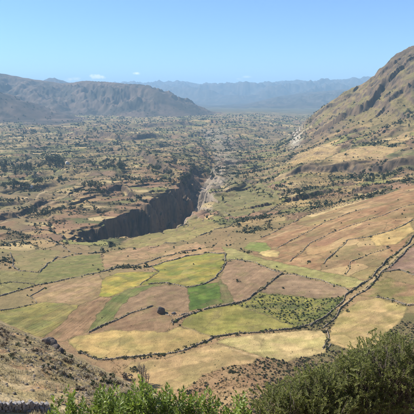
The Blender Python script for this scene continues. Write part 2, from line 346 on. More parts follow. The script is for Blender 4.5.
# normals / slope
def grads():
    pu = np.stack([np.gradient(X, axis=1), np.gradient(Y, axis=1), np.gradient(Z, axis=1)], -1)
    pv = np.stack([np.gradient(X, axis=0), np.gradient(Y, axis=0), np.gradient(Z, axis=0)], -1)
    n = np.cross(pu, pv); n /= np.linalg.norm(n, axis=-1, keepdims=True) + 1e-12
    return np.where(n[..., 2:] < 0, -n, n)
NRM = grads(); SLOPE = np.degrees(np.arccos(np.clip(NRM[..., 2], -1, 1)))

AG = 0.74                                        # sunlit picture value -> albedo
def tone(c):                                     # sunlit picture colour -> albedo of the material
    a = lin(c, AG); l = a @ np.array([.2126, .7152, .0722]); return (l + (a - l) * 0.95) * np.array([1.0, 0.985, 0.91])
def C(*c): return tone(c)
R = np.hypot(X, Y)
FID = field_of(X, Y)
col = np.zeros(X.shape + (3,)); wild = np.zeros(X.shape); rows = np.zeros(X.shape + (3,))
# natural ground of the valley
n1 = fbm(X / 60, Y / 60, 301, 4)[..., None]; n2 = fbm(X / 14, Y / 14, 302, 3)[..., None]
col[:] = C(160, 132, 94); col = col + (C(140, 124, 84) - col) * np.clip(0.5 + 1.3 * n1, 0, 1)
col = col * (1 + 0.18 * n2); wild[:] = 0.55
# patchwork of small distant plots: jittered cells in the valley beyond the gorge
def patchwork(cs, seed):
    a = 0.35; xr = (X * math.cos(a) - Y * math.sin(a)) + 0.35 * cs * fbm(X / cs / 1.5, Y / cs / 1.5, seed, 3)
    yr = (X * math.sin(a) + Y * math.cos(a)) * 1.25 + 0.35 * cs * fbm(X / cs / 1.5, Y / cs / 1.5, seed + 5, 3)
    ix = np.floor(xr / cs); iy = np.floor(yr / cs); b1 = np.full(X.shape, 1e9); b2 = b1.copy(); key = np.zeros(X.shape)
    for dx in (-1, 0, 1):
        for dy in (-1, 0, 1):
            jx = ix + dx; jy = iy + dy
            px = (jx + 0.1 + 0.8 * rnd(jx, jy, seed)) * cs; py = (jy + 0.1 + 0.8 * rnd(jx, jy, seed + 1)) * cs
            d = np.hypot(xr - px, yr - py); k = rnd(jx, jy, seed + 2)
            m = d < b1; b2 = np.where(m, b1, np.minimum(b2, d)); key = np.where(m, k, key); b1 = np.where(m, d, b1)
    return key, b2 - b1
HEDGE = np.zeros(X.shape)
PAL = np.array([C(*c) for c in [(182,154,106),(150,128,92),(136,130,80),(206,180,128),(118,112,72),(162,126,98),(108,110,66),(196,166,112),(136,108,84),(150,146,84)]])
for cs, lo, hi, seed in [(42, 560, 1500, 400), (85, 1350, 5200, 420)]:
    key, bd = patchwork(cs, seed)
    pc = PAL[np.clip((key * len(PAL)).astype(int), 0, len(PAL) - 1)]
    m = ss(lo, lo * 1.12, R) * (1 - ss(hi, hi * 1.1, R)) * (1 - HILLM) * ss(-0.25, 0.15, fbm(X / 210, Y / 210, seed + 9, 3) + 0.12) * (REG == 0)
    m = (m * 0.95)[..., None]
    col = col * (1 - m) + pc * m * (1 + 0.12 * n2)
    hedge = (bd < cs * 0.10) * m[..., 0]; HEDGE = np.maximum(HEDGE, hedge)
    col = col + (C(92, 86, 58) - col) * (hedge * 0.7)[..., None]
    wild = wild * (1 - 0.45 * m[..., 0])
gd = (ss(640, 1000, R) * (X / np.maximum(Y, 1) < .3) * ss(-.28, .3, fbm(X / 150, Y / 75, 551, 5)))[..., None]; col = col + (C(104, 104, 64) - col) * gd * .36
# crumbling brown earth on the far side of the gorge and on the banks
d, s, dep = polydist(X, Y, GPW, GD); eb = ((s > 0) * (1 - ss(60, 330, d)) * ss(560, 640, Y) * (1 - ss(1100, 1400, Y)) * ss(-.15, .2, fbm(X / 60, Y / 38, 553, 4)))[..., None]; col = col + (C(158, 120, 92) - col) * eb * .85
eb = (ss(700, 900, R) * ss(.12, .4, fbm(X / 130, Y / 60, 557, 4)))[..., None]; col = col + (C(152, 122, 96) - col) * eb * .6
# slope cover on the hills: dry grass, scrub, bare rock
hg = fbm(X / 130, Y / 130, 501, 4); hc = C(156, 136, 90) + (C(126, 120, 76) - C(156, 136, 90)) * np.clip(0.5 + 1.4 * hg, 0, 1)[..., None]
hr = fbm(X / 70, Y / 70, 503, 5, True)
hc = hc + (C(104, 90, 78) - hc) * np.clip((Z - 30) / 170 + hr * 1.3 - 0.35, 0, 0.9)[..., None]
m = (HILLM * 0.95)[..., None]; col = col * (1 - m) + hc * m; wild = np.maximum(wild, HILLM * 0.75)
fpl = ss(4200, 5600, R)[..., None]; col = col + (C(106, 102, 84) * (1 + .25 * gn(X / 170, Y / 400, 545))[..., None] - col) * fpl
# grey scree and gravel beside the upper gorge
d, s, dep = polydist(X, Y, GPW, GD); _, _, hwid = polydist(X, Y, GPW, GW)
gr = 0.7 * ss(800, 1000, Y) * (1 - ss(0.9, 2.4, d / np.maximum(hwid, 1))) * (s < 0) * (1 - ss(2600, 3200, Y))
col = col + (C(168, 158, 146) - col) * np.clip(gr * 0.8 * ss(-0.3, 0.2, fbm(X / 55, Y / 55, 511, 3) + .15), 0, 1)[..., None]
sc = ss(1350, 1700, Y) * (1 - ss(2300, 2800, Y)) * np.exp(-((X / Y - (296 - 207) / 500) / 0.012) ** 2)
col = col + (C(214, 204, 190) - col) * np.clip(1.0 * sc * ss(-0.35, 0.0, fbm(X / 30, Y / 60, 515, 3) + 0.1), 0, 1)[..., None]
# terrace risers carry stone and scrub
col = col + (C(74, 72, 46) - col) * (EDGE * 0.85 * ss(-.45, .05, fbm(X / 40, Y / 25, 541, 3)))[..., None]
# fields
for i, f in enumerate(FIELDS):
    m = FID == i
    if not m.any(): continue
    x, y = X[m], Y[m]
    a, b = tone(f[3]), tone(f[4])
    t = np.clip(0.45 + 2.3 * fbm(x / 20, y / 13, 600 + i, 5), 0, 1)[..., None]
    c = a + (b - a) * t
    if f[5]:
        p, q = V(*f[5][0]), V(*f[5][1]); dx, dy = q[0] - p[0], q[1] - p[1]; L = math.hypot(dx, dy); dx /= L; dy /= L
        rows[m] = np.stack([-dy * x + dx * y, dx * x + dy * y, np.full(x.shape, f[6])], -1)
    if f[5] and f[6] > .28:                       # drill strips of slightly different age
        ru = rows[m]; st = np.floor(ru[:, 0] / 7.5 + .35 * gn(ru[:, 1] / 40, ru[:, 0] / 40, 740 + i)); c = c * (1 + .34 * (rnd(st, np.floor(ru[:, 1] / 70 + rnd(st, st, 3)), 741 + i) - .5))[..., None]
    ed = np.where(f[0] == 'terrace_plot', 1, 0)
    c = c * (1 + 0.22 * gn(x / 5, y / 5, 640 + i) + 0.22 * fbm(x / 15, y / 9, 680 + i, 3))[..., None]
    c = c + (C(140, 126, 84) - c) * np.clip(1.5 * fbm(x / 12, y / 12, 720 + i, 4) - .1, 0, .6)[..., None]
    c = c + (C(88, 80, 52) - c) * (EDGE[m] * (.9 if ed else .55) * ss(-.5, .1, fbm(x / 16, y / 16, 760, 3)))[..., None]
    if f[0] == 'tilled_slope':
        c = c + (C(150, 106, 76) - c) * np.clip(1.6 * fbm(x / 28, y / 40, 699, 3) - 0.05, 0, 0.45)[..., None]
    col[m] = c; wild[m] = f[7]
# trodden paths of bare pale earth
for line, wd_, kk in [([(328,324),(336,317),(345,303),(357,294),(366,287),(376,276),(387,265.5),(399,254),(420,234)], 1.0, .5), ([(0,206),(20,201),(34,196),(46,191),(62,187)], 3.2, .8), ([(214,343),(228,347),(246,354),(262,357)], 1.0, .5), ([(178,325),(190,329),(212,337)], .8, .5),
                      ([(0,222),(24,216),(44,206),(58,201)], 2.4, .6), ([(262,242),(290,230),(312,222),(345,214),(380,205)], 1.2, .5), ([(298,152),(330,146),(370,141),(414,139)], 3.0, .6), ([(292,160),(320,158),(350,160),(385,162)], 2.5, .45)]:
    dd_, _, _ = polydist(X, Y, VL(line)); pm = (1 - ss(wd_ * .5, wd_ * 1.3, dd_ + .5 * gn(X / 4, Y / 4, 771))) * kk
    col = col + (C(204, 178, 136) - col) * pm[..., None]; wild = wild * (1 - pm)
# patches of other ground on the big slopes
for cs, seed, fl_, kk in [(24, 440, ('tilled_slope', 'fallow_field'), .42), (17, 450, ('pasture', 'stubble_field', 'crop_field'), .24)]:
    key, bd = patchwork(cs, seed); pc = PAL[np.clip((key * len(PAL)).astype(int), 0, len(PAL) - 1)]
    fm = np.isin(FID, [i for i, f in enumerate(FIELDS) if f[0] in fl_]); k_ = (fm * kk * ss(-.3, .2, fbm(X / 50, Y / 50, seed + 3, 2)) * ss(0, cs * .08, bd))[..., None]
    col = col + (pc - col) * k_; dk_ = (fm * (bd < cs * .05) * ss(-.1, .2, fbm(X / 30, Y / 30, seed + 4, 2)) * kk * 1.3)[..., None]; col = col + (C(96, 86, 56) - col) * dk_
# weedy verges and banks where plots meet
vg = np.zeros(X.shape, bool); nr_ = (R > 200) & (R < 900)
xv, yv = X[nr_], Y[nr_]; fv = FID[nr_]; e_ = np.zeros(xv.shape)
for ox, oy in ((1.3, 0), (-1.3, 0), (0, 1.7), (0, -1.7)): e_ += field_of(xv + ox, yv + oy) != fv
vm = ss(0.5, 2.5, e_) * ss(-.35, .1, fbm(xv / 7, yv / 7, 731, 3)) * .75
cv2 = C(150, 134, 88) + (C(96, 92, 56) - C(150, 134, 88)) * np.clip(.5 + 1.6 * fbm(xv / 4, yv / 4, 733, 3), 0, 1)[..., None]
col[nr_] = col[nr_] + (cv2 - col[nr_]) * vm[..., None]; wild[nr_] = np.maximum(wild[nr_], vm * .8)
# rock faces
rk = np.clip(np.maximum(ROCK, ss(34, 46, SLOPE) * (R > 500)), 0, 1)
rn = 1.2 * fbm(X / 26, Y / 26, 521, 4) + 0.6 * gn(X / 30, Z / 3.2, 522) + .3 * gn(X / 9, Z / 1.2, 523)
rc = C(134, 112, 92) + (C(92, 78, 70) - C(150, 124, 100)) * np.clip(0.5 + rn, 0, 1)[..., None]
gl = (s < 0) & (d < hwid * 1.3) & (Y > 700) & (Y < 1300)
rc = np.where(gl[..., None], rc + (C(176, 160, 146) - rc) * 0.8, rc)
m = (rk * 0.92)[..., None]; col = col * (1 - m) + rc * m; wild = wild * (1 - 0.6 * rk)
# left hills and the far ranges
for k, r_ in enumerate(RW):
    m = REG == k + 2
    x, y = X[m], Y[m]; g = fbm(x / 260, y / 260, 560 + k, 4)
    a, b = (C(118, 98, 86), C(70, 64, 56)) if r_[0] == 'hill' else (C(96, 84, 78), C(62, 60, 58))
    g = g + .5 * fbm(x / 70, y / 70, 590 + k, 3); col[m] = a + (b - a) * np.clip(0.5 + 1.9 * g, 0, 1)[..., None]; wild[m] = 0.6
# near spur: dry grass with a dark stony crest; brushy foot of the slope on the right
m = REG == 1
x, y = X[m], Y[m]; _, sv = spur(x, y)
c = C(204, 178, 138) + (C(172, 154, 104) - C(204, 178, 138)) * np.clip(0.5 + 1.5 * fbm(x / 7, y / 7, 571, 4), 0, 1)[..., None]
c = c + (C(182, 140, 104) - c) * np.clip(1.8 * fbm(x / 5, y / 9, 574, 3), 0, 0.8)[..., None]
dk = np.clip(np.exp(-((sv + 4) / 9.0) ** 2) * 1.0 * (0.45 + fbm(x / 5, y / 5, 572, 3)), 0, 0.85)[..., None]
c = c + (C(104, 90, 70) - c) * dk
wl = np.exp(-((y - 50 - 0.05 * x) / 2.2) ** 2)[..., None] * (x < -11)[..., None]
c = c + (C(200, 178, 140) - c) * wl * 0.7
col[m] = c; wild[m] = 0.35 + 0.4 * dk[..., 0]
m = (FID == -1) & (REG == 0) & (R < 330)
x, y = X[m], Y[m]; t = np.clip(0.5 + 1.6 * fbm(x / 20, y / 20, 581, 4), 0, 1)[..., None]
px_ = x / np.maximum(y, 1)
c = C(150, 118, 88) + (C(170, 142, 104) - C(150, 118, 88)) * t
g2 = ss(0.10, 0.24, px_)[..., None]; c = c + (C(132, 114, 82) + (C(112, 106, 66) - C(132, 114, 82)) * t - c) * g2
col[m] = c; wild[m] = 0.6
col = np.clip(col, 0.012, 0.75)

# ---------------------------------------------------------------- materials
def newmat(name):
    m = bpy.data.materials.new(name); m.use_nodes = True; t = m.node_tree
    b = t.nodes['Principled BSDF']; b.inputs['Roughness'].default_value = 0.9
    if 'Specular IOR Level' in b.inputs: b.inputs['Specular IOR Level'].default_value = 0.15
    return m, t, b
def N(t, k, **kw):
    n = t.nodes.new(k)
    for a, v in kw.items():
        if a in n.inputs and not hasattr(n, a): n.inputs[a].default_value = v
        else: setattr(n, a, v)
    return n
def mixc(t, fac, a, b, mode='MIX'):
    n = t.nodes.new('ShaderNodeMix'); n.data_type = 'RGBA'; n.blend_type = mode; n.clamp_factor = True
    for s, v in ((0, fac), (6, a), (7, b)):
        if isinstance(v, (int, float)): n.inputs[s].default_value = v
        elif isinstance(v, (tuple, list)): n.inputs[s].default_value = tuple(v) + ((1,) if len(v) == 3 else ())
        else: t.links.new(v, n.inputs[s])
    return n.outputs[2]
def math_(t, op, a, b=None, c=None, clamp=False):
    n = t.nodes.new('ShaderNodeMath'); n.operation = op; n.use_clamp = clamp
    for i, v in enumerate((a, b, c)):
        if v is None: continue
        if isinstance(v, (int, float)): n.inputs[i].default_value = v
        else: t.links.new(v, n.inputs[i])
    return n.outputs[0]
def noise(t, vec, scale, detail=3, rough=0.55):
    n = t.nodes.new('ShaderNodeTexNoise'); n.inputs['Scale'].default_value = scale; n.inputs['Detail'].default_value = detail; n.inputs['Roughness'].default_value = rough
    if vec is not None: t.links.new(vec, n.inputs['Vector'])
    return n.outputs[0]
def ramp(t, v, a, b):
    n = t.nodes.new('ShaderNodeMapRange'); n.clamp = True
    n.inputs[1].default_value = a; n.inputs[2].default_value = b; t.links.new(v, n.inputs[0]); return n.outputs[0]

def ground_material():
    m, t, b = newmat('ground')
    ac = N(t, 'ShaderNodeAttribute', attribute_name='Col'); aw = N(t, 'ShaderNodeAttribute', attribute_name='wild'); ar = N(t, 'ShaderNodeAttribute', attribute_name='rowuv')
    pos = N(t, 'ShaderNodeNewGeometry').outputs['Position']
    fine = noise(t, pos, 1.6, 4, 0.65); mid = noise(t, pos, 0.22, 4, 0.6); big = noise(t, pos, 0.03, 4, 0.6)
    val = math_(t, 'MULTIPLY_ADD', fine, 0.9, 0.55)
    val = math_(t, 'MULTIPLY', val, math_(t, 'MULTIPLY_ADD', mid, 0.62, 0.69))
    val = math_(t, 'MULTIPLY', val, math_(t, 'MULTIPLY_ADD', big, 0.5, 0.75))
    cm = N(t, 'ShaderNodeCombineColor'); [t.links.new(val, cm.inputs[i]) for i in range(3)]
    c = mixc(t, 1.0, ac.outputs['Color'], cm.outputs[0], 'MULTIPLY')
    # furrows and drill rows run along the field
    sx = N(t, 'ShaderNodeSeparateXYZ'); t.links.new(ar.outputs['Vector'], sx.inputs[0])
    cv_ = N(t, 'ShaderNodeCombineXYZ'); t.links.new(math_(t, 'MULTIPLY', sx.outputs[0], 0.42), cv_.inputs[0]); t.links.new(math_(t, 'MULTIPLY', sx.outputs[1], 0.025), cv_.inputs[1])
    rw = noise(t, cv_.outputs[0], 1.0, 3, 0.6)
    rf = math_(t, 'MULTIPLY', ramp(t, rw, 0.42, 0.62), sx.outputs[2])
    c = mixc(t, math_(t, 'MULTIPLY', rf, 0.6), c, mixc(t, 1.0, c, (0.62, 0.56, 0.52), 'MULTIPLY'))
    # low scrub and tussocks too small to pick apart
    sn = noise(t, pos, 0.42, 5, 0.62)
    sp = math_(t, 'ADD', sn, math_(t, 'MULTIPLY_ADD', aw.outputs['Fac'], 0.16, -0.26))
    spf = math_(t, 'MULTIPLY', ramp(t, sp, 0.40, 0.50), math_(t, 'MULTIPLY', aw.outputs['Fac'], 0.8))
    c = mixc(t, spf, c, mixc(t, mid, (0.075, 0.075, 0.036), (0.11, 0.095, 0.06)))
    t.links.new(c, b.inputs['Base Color'])
    h = math_(t, 'ADD', math_(t, 'MULTIPLY', fine, 0.35), math_(t, 'MULTIPLY', mid, 0.9)); h = math_(t, 'ADD', h, math_(t, 'MULTIPLY', rf, 0.25)); h = math_(t, 'ADD', h, math_(t, 'MULTIPLY', spf, 0.35))
    bp = N(t, 'ShaderNodeBump'); bp.inputs['Strength'].default_value = 0.75; bp.inputs['Distance'].default_value = 1.0; t.links.new(h, bp.inputs['Height'])
    t.links.new(bp.outputs[0], b.inputs['Normal'])
    return m
MG = ground_material()

def leaf_material(name, c1, c2, trans=0.25, rough=0.75, spec=0.2):
    m, t, b = newmat(name)
    oi = N(t, 'ShaderNodeObjectInfo'); pos = N(t, 'ShaderNodeNewGeometry')
    at = N(t, 'ShaderNodeAttribute', attribute_name='tone')
    f = math_(t, 'ADD', math_(t, 'MULTIPLY', at.outputs['Fac'], 0.7), math_(t, 'MULTIPLY', oi.outputs['Random'], 0.3))
    c = mixc(t, f, c1, c2); t.links.new(c, b.inputs['Base Color'])
    b.inputs['Roughness'].default_value = rough; b.inputs['Specular IOR Level'].default_value = spec
    if trans:
        tr = N(t, 'ShaderNodeBsdfTranslucent'); t.links.new(mixc(t, 0.4, c, (c2[0] * 1.2, c2[1] * 1.25, c2[2] * 0.8)), tr.inputs[0])
        mx = N(t, 'ShaderNodeMixShader'); mx.inputs[0].default_value = trans
        t.links.new(b.outputs[0], mx.inputs[1]); t.links.new(tr.outputs[0], mx.inputs[2])
        t.links.new(mx.outputs[0], t.nodes['Material Output'].inputs['Surface'])
    return m
def stone_material(name, c1, c2, sc=3.0):
    m, t, b = newmat(name); tc = N(t, 'ShaderNodeNewGeometry').outputs['Position']
    oi = N(t, 'ShaderNodeObjectInfo'); at = N(t, 'ShaderNodeAttribute', attribute_name='tone')
    n = noise(t, tc, sc, 5, 0.65); f = math_(t, 'ADD', math_(t, 'MULTIPLY', n, 0.6), math_(t, 'ADD', math_(t, 'MULTIPLY', oi.outputs['Random'], 0.25), math_(t, 'MULTIPLY', at.outputs['Fac'], 0.3)))
    f = ramp(t, f, 0.2, 0.8); t.links.new(mixc(t, f, c1, c2), b.inputs['Base Color'])
    bp = N(t, 'ShaderNodeBump'); bp.inputs['Strength'].default_value = 0.6; bp.inputs['Distance'].default_value = 0.05; t.links.new(n, bp.inputs['Height']); t.links.new(bp.outputs[0], b.inputs['Normal'])
    return m
M_EUC = leaf_material('eucalyptus_leaves', (0.030, 0.042, 0.020), (0.070, 0.085, 0.040), 0.15)
M_CYP = leaf_material('dark_needles', (0.022, 0.034, 0.018), (0.050, 0.064, 0.030), 0.1)
M_SHR = leaf_material('shrub_leaves', (0.035, 0.042, 0.018), (0.085, 0.090, 0.040), 0.15)
M_DRY = leaf_material('dry_shrub', (0.085, 0.062, 0.042), (0.16, 0.12, 0.075), 0.1)
M_GRN = leaf_material('bright_shrub_leaves', (0.06, 0.09, 0.025), (0.15, 0.18, 0.06), 0.2)
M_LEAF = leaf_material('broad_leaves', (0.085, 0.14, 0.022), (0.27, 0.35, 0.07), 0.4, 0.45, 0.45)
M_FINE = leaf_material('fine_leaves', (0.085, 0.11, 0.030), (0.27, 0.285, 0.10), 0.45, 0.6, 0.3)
M_GRASS = leaf_material('dry_grass', (0.30, 0.245, 0.165), (0.54, 0.46, 0.33), 0.4)
M_GRASS2 = leaf_material('coarse_grass', (0.17, 0.125, 0.075), (0.34, 0.27, 0.16), 0.3)
M_OLV = leaf_material('olive_scrub', (0.060, 0.062, 0.028), (0.125, 0.115, 0.060), 0.15)
M_BARK = stone_material('bark', (0.07, 0.055, 0.04), (0.18, 0.15, 0.12), 6)
M_TWIG = stone_material('grey_twigs', (0.10, 0.08, 0.075), (0.24, 0.20, 0.19), 8)
M_WALL = stone_material('field_stone', (0.12, 0.10, 0.072), (0.36, 0.30, 0.23), 1.2)
M_STONE = stone_material('pale_wall_stone', (0.13, 0.12, 0.12), (0.46, 0.43, 0.42), 4)
M_ROCK = stone_material('dark_rock', (0.06, 0.05, 0.045), (0.17, 0.14, 0.12), 1.5)
M_SPURST = stone_material('spur_stone', (0.085, 0.07, 0.05), (0.26, 0.215, 0.165), 2.5)
M_ADOBE = stone_material('hut_stone', (0.10, 0.085, 0.075), (0.24, 0.20, 0.17), 2)
M_THATCH = stone_material('grey_thatch', (0.14, 0.125, 0.105), (0.30, 0.27, 0.23), 3)
M_WHITE = stone_material('white_plaster', (0.55, 0.52, 0.48), (0.75, 0.72, 0.68), 1)
M_TIN = stone_material('tin_roof', (0.42, 0.40, 0.38), (0.62, 0.58, 0.55), 1)
M_DARK = stone_material('doorway_shade', (0.015, 0.013, 0.012), (0.03, 0.026, 0.022), 1)

# ---------------------------------------------------------------- mesh helpers
def mesh_np(name, v, faces_n, mats, tone=None, smooth=False, midx=None):
    """faces_n: (n,k) index array with one k (3 or 4)"""
    me = bpy.data.meshes.new(name); v = np.asarray(v, np.float32); f = np.asarray(faces_n, np.int32); k = f.shape[1]
    me.vertices.add(len(v)); me.vertices.foreach_set('co', v.ravel())
    me.loops.add(f.size); me.loops.foreach_set('vertex_index', f.ravel())
    me.polygons.add(len(f)); me.polygons.foreach_set('loop_start', np.arange(0, f.size, k, dtype=np.int32))
    for m in mats: me.materials.append(m)
    if midx is not None: me.polygons.foreach_set('material_index', np.asarray(midx, np.int32))
    if smooth: me.polygons.foreach_set('use_smooth', np.ones(len(f), bool))
    me.update(calc_edges=True)
    if tone is not None:
        a = me.attributes.new('tone', 'FLOAT', 'POINT'); a.data.foreach_set('value', np.asarray(tone, np.float32))
    me.validate(); return me
def link(name, data, parent=None, loc=(0, 0, 0), rz=0.0, sc=1.0):
    o = bpy.data.objects.new(name, data); COL.objects.link(o)
    o.location = loc; o.rotation_euler = (0, 0, rz); o.scale = (sc, sc, sc) if isinstance(sc, (int, float)) else sc
    if parent: o.parent = parent
    return o
def tag(o, label=None, cat=None, group=None, kind=None):
    if label: o['label'] = label
    if cat: o['category'] = cat
    if group: o['group'] = group
    if kind: o['kind'] = kind
    return o

# ---------------------------------------------------------------- ground objects: faces shared out between fields, valley floor, hills
def build_ground():
    idx = np.arange(nr * nc).reshape(nr, nc)
    q = np.stack([idx[:-1, :-1], idx[:-1, 1:], idx[1:, 1:], idx[1:, :-1]], -1).reshape(-1, 4)
    fid = FID.ravel(); reg = REG.ravel(); hm = HILLM.ravel(); rk_ = ((d < hwid * 1.05) & (np.array(dep) > 25)).ravel()
    key = np.where(fid >= 0, 100 + fid, np.where(reg == 1, 1, np.where(reg >= 2, 1 + reg, np.where(rk_, 60, np.where(hm > 0.5, 50, 0)))))
    fk = key[q[:, 0]]
    V3 = np.stack([X, Y, Z + CAMZ], -1).reshape(-1, 3); NN = NRM.reshape(-1, 3); CC = col.reshape(-1, 3); WW = wild.ravel(); RW3 = rows.reshape(-1, 3)
    info = {0: ('valley_floor', 'tan and olive valley floor with patchwork plots and scrub'), 1: ('hillside', 'dry grassy spur with a dark stony crest in front of the fields'),
            50: ('hill', 'brown rocky hill with dark crags rising on the right'), 60: ('gorge', 'deep river gorge with a shaded dark rock face')}
    rl = ['grey brown ridge along the left skyline', 'rounded brown hill with a steep right flank', 'dark shadowed hill at the left edge', 'tiny blue pointed peak behind the left ridge',
          'pale blue mountains far down the valley on the left', 'pale blue mountains closing the valley on the right', 'hazy blue ridge before the far right mountains', 'hazy ridge behind the rounded brown hill']
    for k, r_ in enumerate(RW): info[3 + k] = (r_[0], rl[k])
    for k in np.unique(fk):
        f = q[fk == k]; u, inv = np.unique(f, return_inverse=True)
        if k >= 100: nm, lb = FIELDS[k - 100][0], FIELDS[k - 100][1]
        else: nm, lb = info[k]
        me = mesh_np(nm, V3[u], inv.reshape(-1, 4), [MG], smooth=True)
        ca = me.color_attributes.new('Col', 'FLOAT_COLOR', 'POINT'); ca.data.foreach_set('color', np.c_[CC[u], np.ones(len(u))].astype(np.float32).ravel())
        a = me.attributes.new('wild', 'FLOAT', 'POINT'); a.data.foreach_set('value', WW[u].astype(np.float32))
        a = me.attributes.new('rowuv', 'FLOAT_VECTOR', 'POINT'); a.data.foreach_set('vector', RW3[u].astype(np.float32).ravel())
        me.normals_split_custom_set_from_vertices(NN[u].astype(np.float32).tolist())
        tag(link(nm, me), lb, None, None, 'structure')
build_ground()

# ---------------------------------------------------------------- look-ups on the finished ground
def gidx(x, y):
    yy = y + 15.0; r = np.hypot(x, yy); a = np.arctan2(x, yy)
    i = np.clip(np.searchsorted(rr, r) - 1, 0, nr - 2); j = np.clip(np.searchsorted(th, a) - 1, 0, nc - 2)
    u = np.clip((r - rr[i]) / (rr[i + 1] - rr[i]), 0, 1); v = np.clip((a - th[j]) / (th[j + 1] - th[j]), 0, 1)
    return i, j, u, v
def gz(x, y):
    x = np.asarray(x, float); y = np.asarray(y, float); i, j, u, v = gidx(x, y)
    return (GZ[i, j] * (1 - u) + GZ[i + 1, j] * u) * (1 - v) + (GZ[i, j + 1] * (1 - u) + GZ[i + 1, j + 1] * u) * v
def gv(Aa, x, y):
    i, j, u, v = gidx(np.asarray(x, float), np.asarray(y, float)); return Aa[i + (u > .5), j + (v > .5)]
def H(px, py, lo=25): return raycast(gz, px, py, lo, 24000, 3000)
def z1(x, y): return float(gz(np.array([x]), np.array([y]))[0])
def metres(px, p): return px / FPX * math.sqrt(p[0] ** 2 + p[1] ** 2 + p[2] ** 2)

# ---------------------------------------------------------------- plant meshes
def blades(cent, nrm, size, r, aspect=1.0):
    """flat leaf clumps (quads bent at a corner) round given centres"""
    n = len(cent); a = r.normal(size=(n, 3)); t1 = np.cross(nrm, a); t1 /= np.linalg.norm(t1, axis=1, keepdims=True) + 1e-9; t2 = np.cross(nrm, t1)
    s = size[:, None]; k = r.uniform(0.6, 1.25, (n, 4, 1))
    v = np.stack([cent + t1 * s * k[:, 0], cent + t2 * s * aspect * k[:, 1], cent - t1 * s * k[:, 2] + nrm * s * 0.25, cent - t2 * s * aspect * k[:, 3]], 1)
    return v.reshape(-1, 3), np.arange(n * 4).reshape(n, 4)
def crown_np(r, n, lobes, size, shell=0.55):
    L = np.array(lobes); wgt = L[:, 3] * L[:, 4]; k = r.choice(len(L), n, p=wgt / wgt.sum())
    d = r.normal(size=(n, 3)); d /= np.linalg.norm(d, axis=1, keepdims=True)
    rad = r.uniform(shell, 1.0, n) ** 0.7
    c = L[k, :3] + d * rad[:, None] * np.c_[L[k, 3], L[k, 3], L[k, 4]]
    nn = d + 0.7 * r.normal(size=(n, 3)); nn /= np.linalg.norm(nn, axis=1, keepdims=True)
    v, f = blades(c, nn, size * r.uniform(0.6, 1.3, n), r)
    return v, f, np.repeat(np.clip(0.5 + 0.35 * r.normal(size=n), 0, 1), 4)
def tube_np(pts, rad, k=5):
    pts = np.array(pts, float); v = []; f = []
    for i, p in enumerate(pts):
        d = pts[min(i + 1, len(pts) - 1)] - pts[max(i - 1, 0)]; d /= np.linalg.norm(d) + 1e-9
        a = np.cross(d, [0.31, 0.87, 0.2]); a /= np.linalg.norm(a); b = np.cross(d, a)
        for j in range(k):
            t = 2 * math.pi * j / k; v.append(p + rad[i] * (a * math.cos(t) + b * math.sin(t)))
    for i in range(len(pts) - 1):
        for j in range(k): f.append([i * k + j, i * k + (j + 1) % k, (i + 1) * k + (j + 1) % k, (i + 1) * k + j])
    return np.array(v), np.array(f)
def cat(parts):
    vs_, fs_, ts_ = [], [], []; o = 0
    for p in parts:
        vs_.append(p[0]); fs_.append(p[1] + o); ts_.append(p[2] if len(p) > 2 else np.full(len(p[0]), 0.5)); o += len(p[0])
    return np.concatenate(vs_), np.concatenate(fs_), np.concatenate(ts_)

TREES = {'broad': [], 'tall': [], 'cone': []}      # unit height 1: (trunk mesh, crown mesh)
def trunk_np(r, h, lean=0.04, rad=0.028, limbs=3):
    pts = [(0, 0, -0.06), (r.uniform(-lean, lean) * .4, r.uniform(-lean, lean) * .4, h * 0.5), (r.uniform(-lean, lean), r.uniform(-lean, lean), h)]
    p = [tube_np(pts, [rad, rad * .7, rad * .35])]
    for i in range(limbs):
        t = r.uniform(0.45, 0.9); b = np.array(pts[1]) * (1 - t) * 2 * 0.5 + np.array(pts[2]) * t; a = r.uniform(0, 6.28)
        p.append(tube_np([b, b + np.array([math.cos(a) * .1, math.sin(a) * .1, .08]), b + np.array([math.cos(a) * .18, math.sin(a) * .18, .2])], [rad * .4, rad * .3, rad * .15], 4))
    return cat(p)
for i in range(4):
    r = np.random.default_rng(100 + i)
    lobes = [(r.normal() * .16, r.normal() * .16, r.uniform(.42, .86), r.uniform(.11, .2), r.uniform(.10, .18)) for _ in range(9)]
    v, f, t = crown_np(r, 230, lobes, 0.05); tv = trunk_np(r, .7)
    TREES['broad'].append((mesh_np('trunk', tv[0], tv[1], [M_BARK], tv[2]), mesh_np('crown', v, f, [M_EUC], t)))
for i in range(3):
    r = np.random.default_rng(120 + i)
    lobes = [(r.normal() * .06, r.normal() * .06, z, .05 + .09 * math.sin(math.pi * min(1, (z - .1) / .95)) * r.uniform(.7, 1.2), .12) for z in np.linspace(.28, .9, 9)]
    v, f, t = crown_np(r, 210, lobes, 0.042); tv = trunk_np(r, .8, .03, .022)
    TREES['tall'].append((mesh_np('trunk', tv[0], tv[1], [M_BARK], tv[2]), mesh_np('crown', v, f, [M_EUC], t)))
for i in range(2):
    r = np.random.default_rng(140 + i)
    lobes = [(r.normal() * .02, r.normal() * .02, z, .03 + .24 * (1 - z), .09) for z in np.linspace(.12, .93, 10)]
    v, f, t = crown_np(r, 220, lobes, 0.04, .6); tv = trunk_np(r, .8, .02, .025, 0)
    TREES['cone'].append((mesh_np('trunk', tv[0], tv[1], [M_BARK], tv[2]), mesh_np('crown', v, f, [M_CYP], t)))
n_trees = 0
def plant_tree(p, h, kind, label, group=None, name='tree'):
    global n_trees
    tm, cm = random.choice(TREES[kind]); e = link(name, None, None, (p[0], p[1], z1(p[0], p[1]) + CAMZ - 0.1), random.uniform(0, 6.28), (h * random.uniform(.85, 1.15), h * random.uniform(.85, 1.15), h))
    tag(e, label, 'tree', group); link('trunk', tm, e); link('crown', cm, e); n_trees += 1
    return e

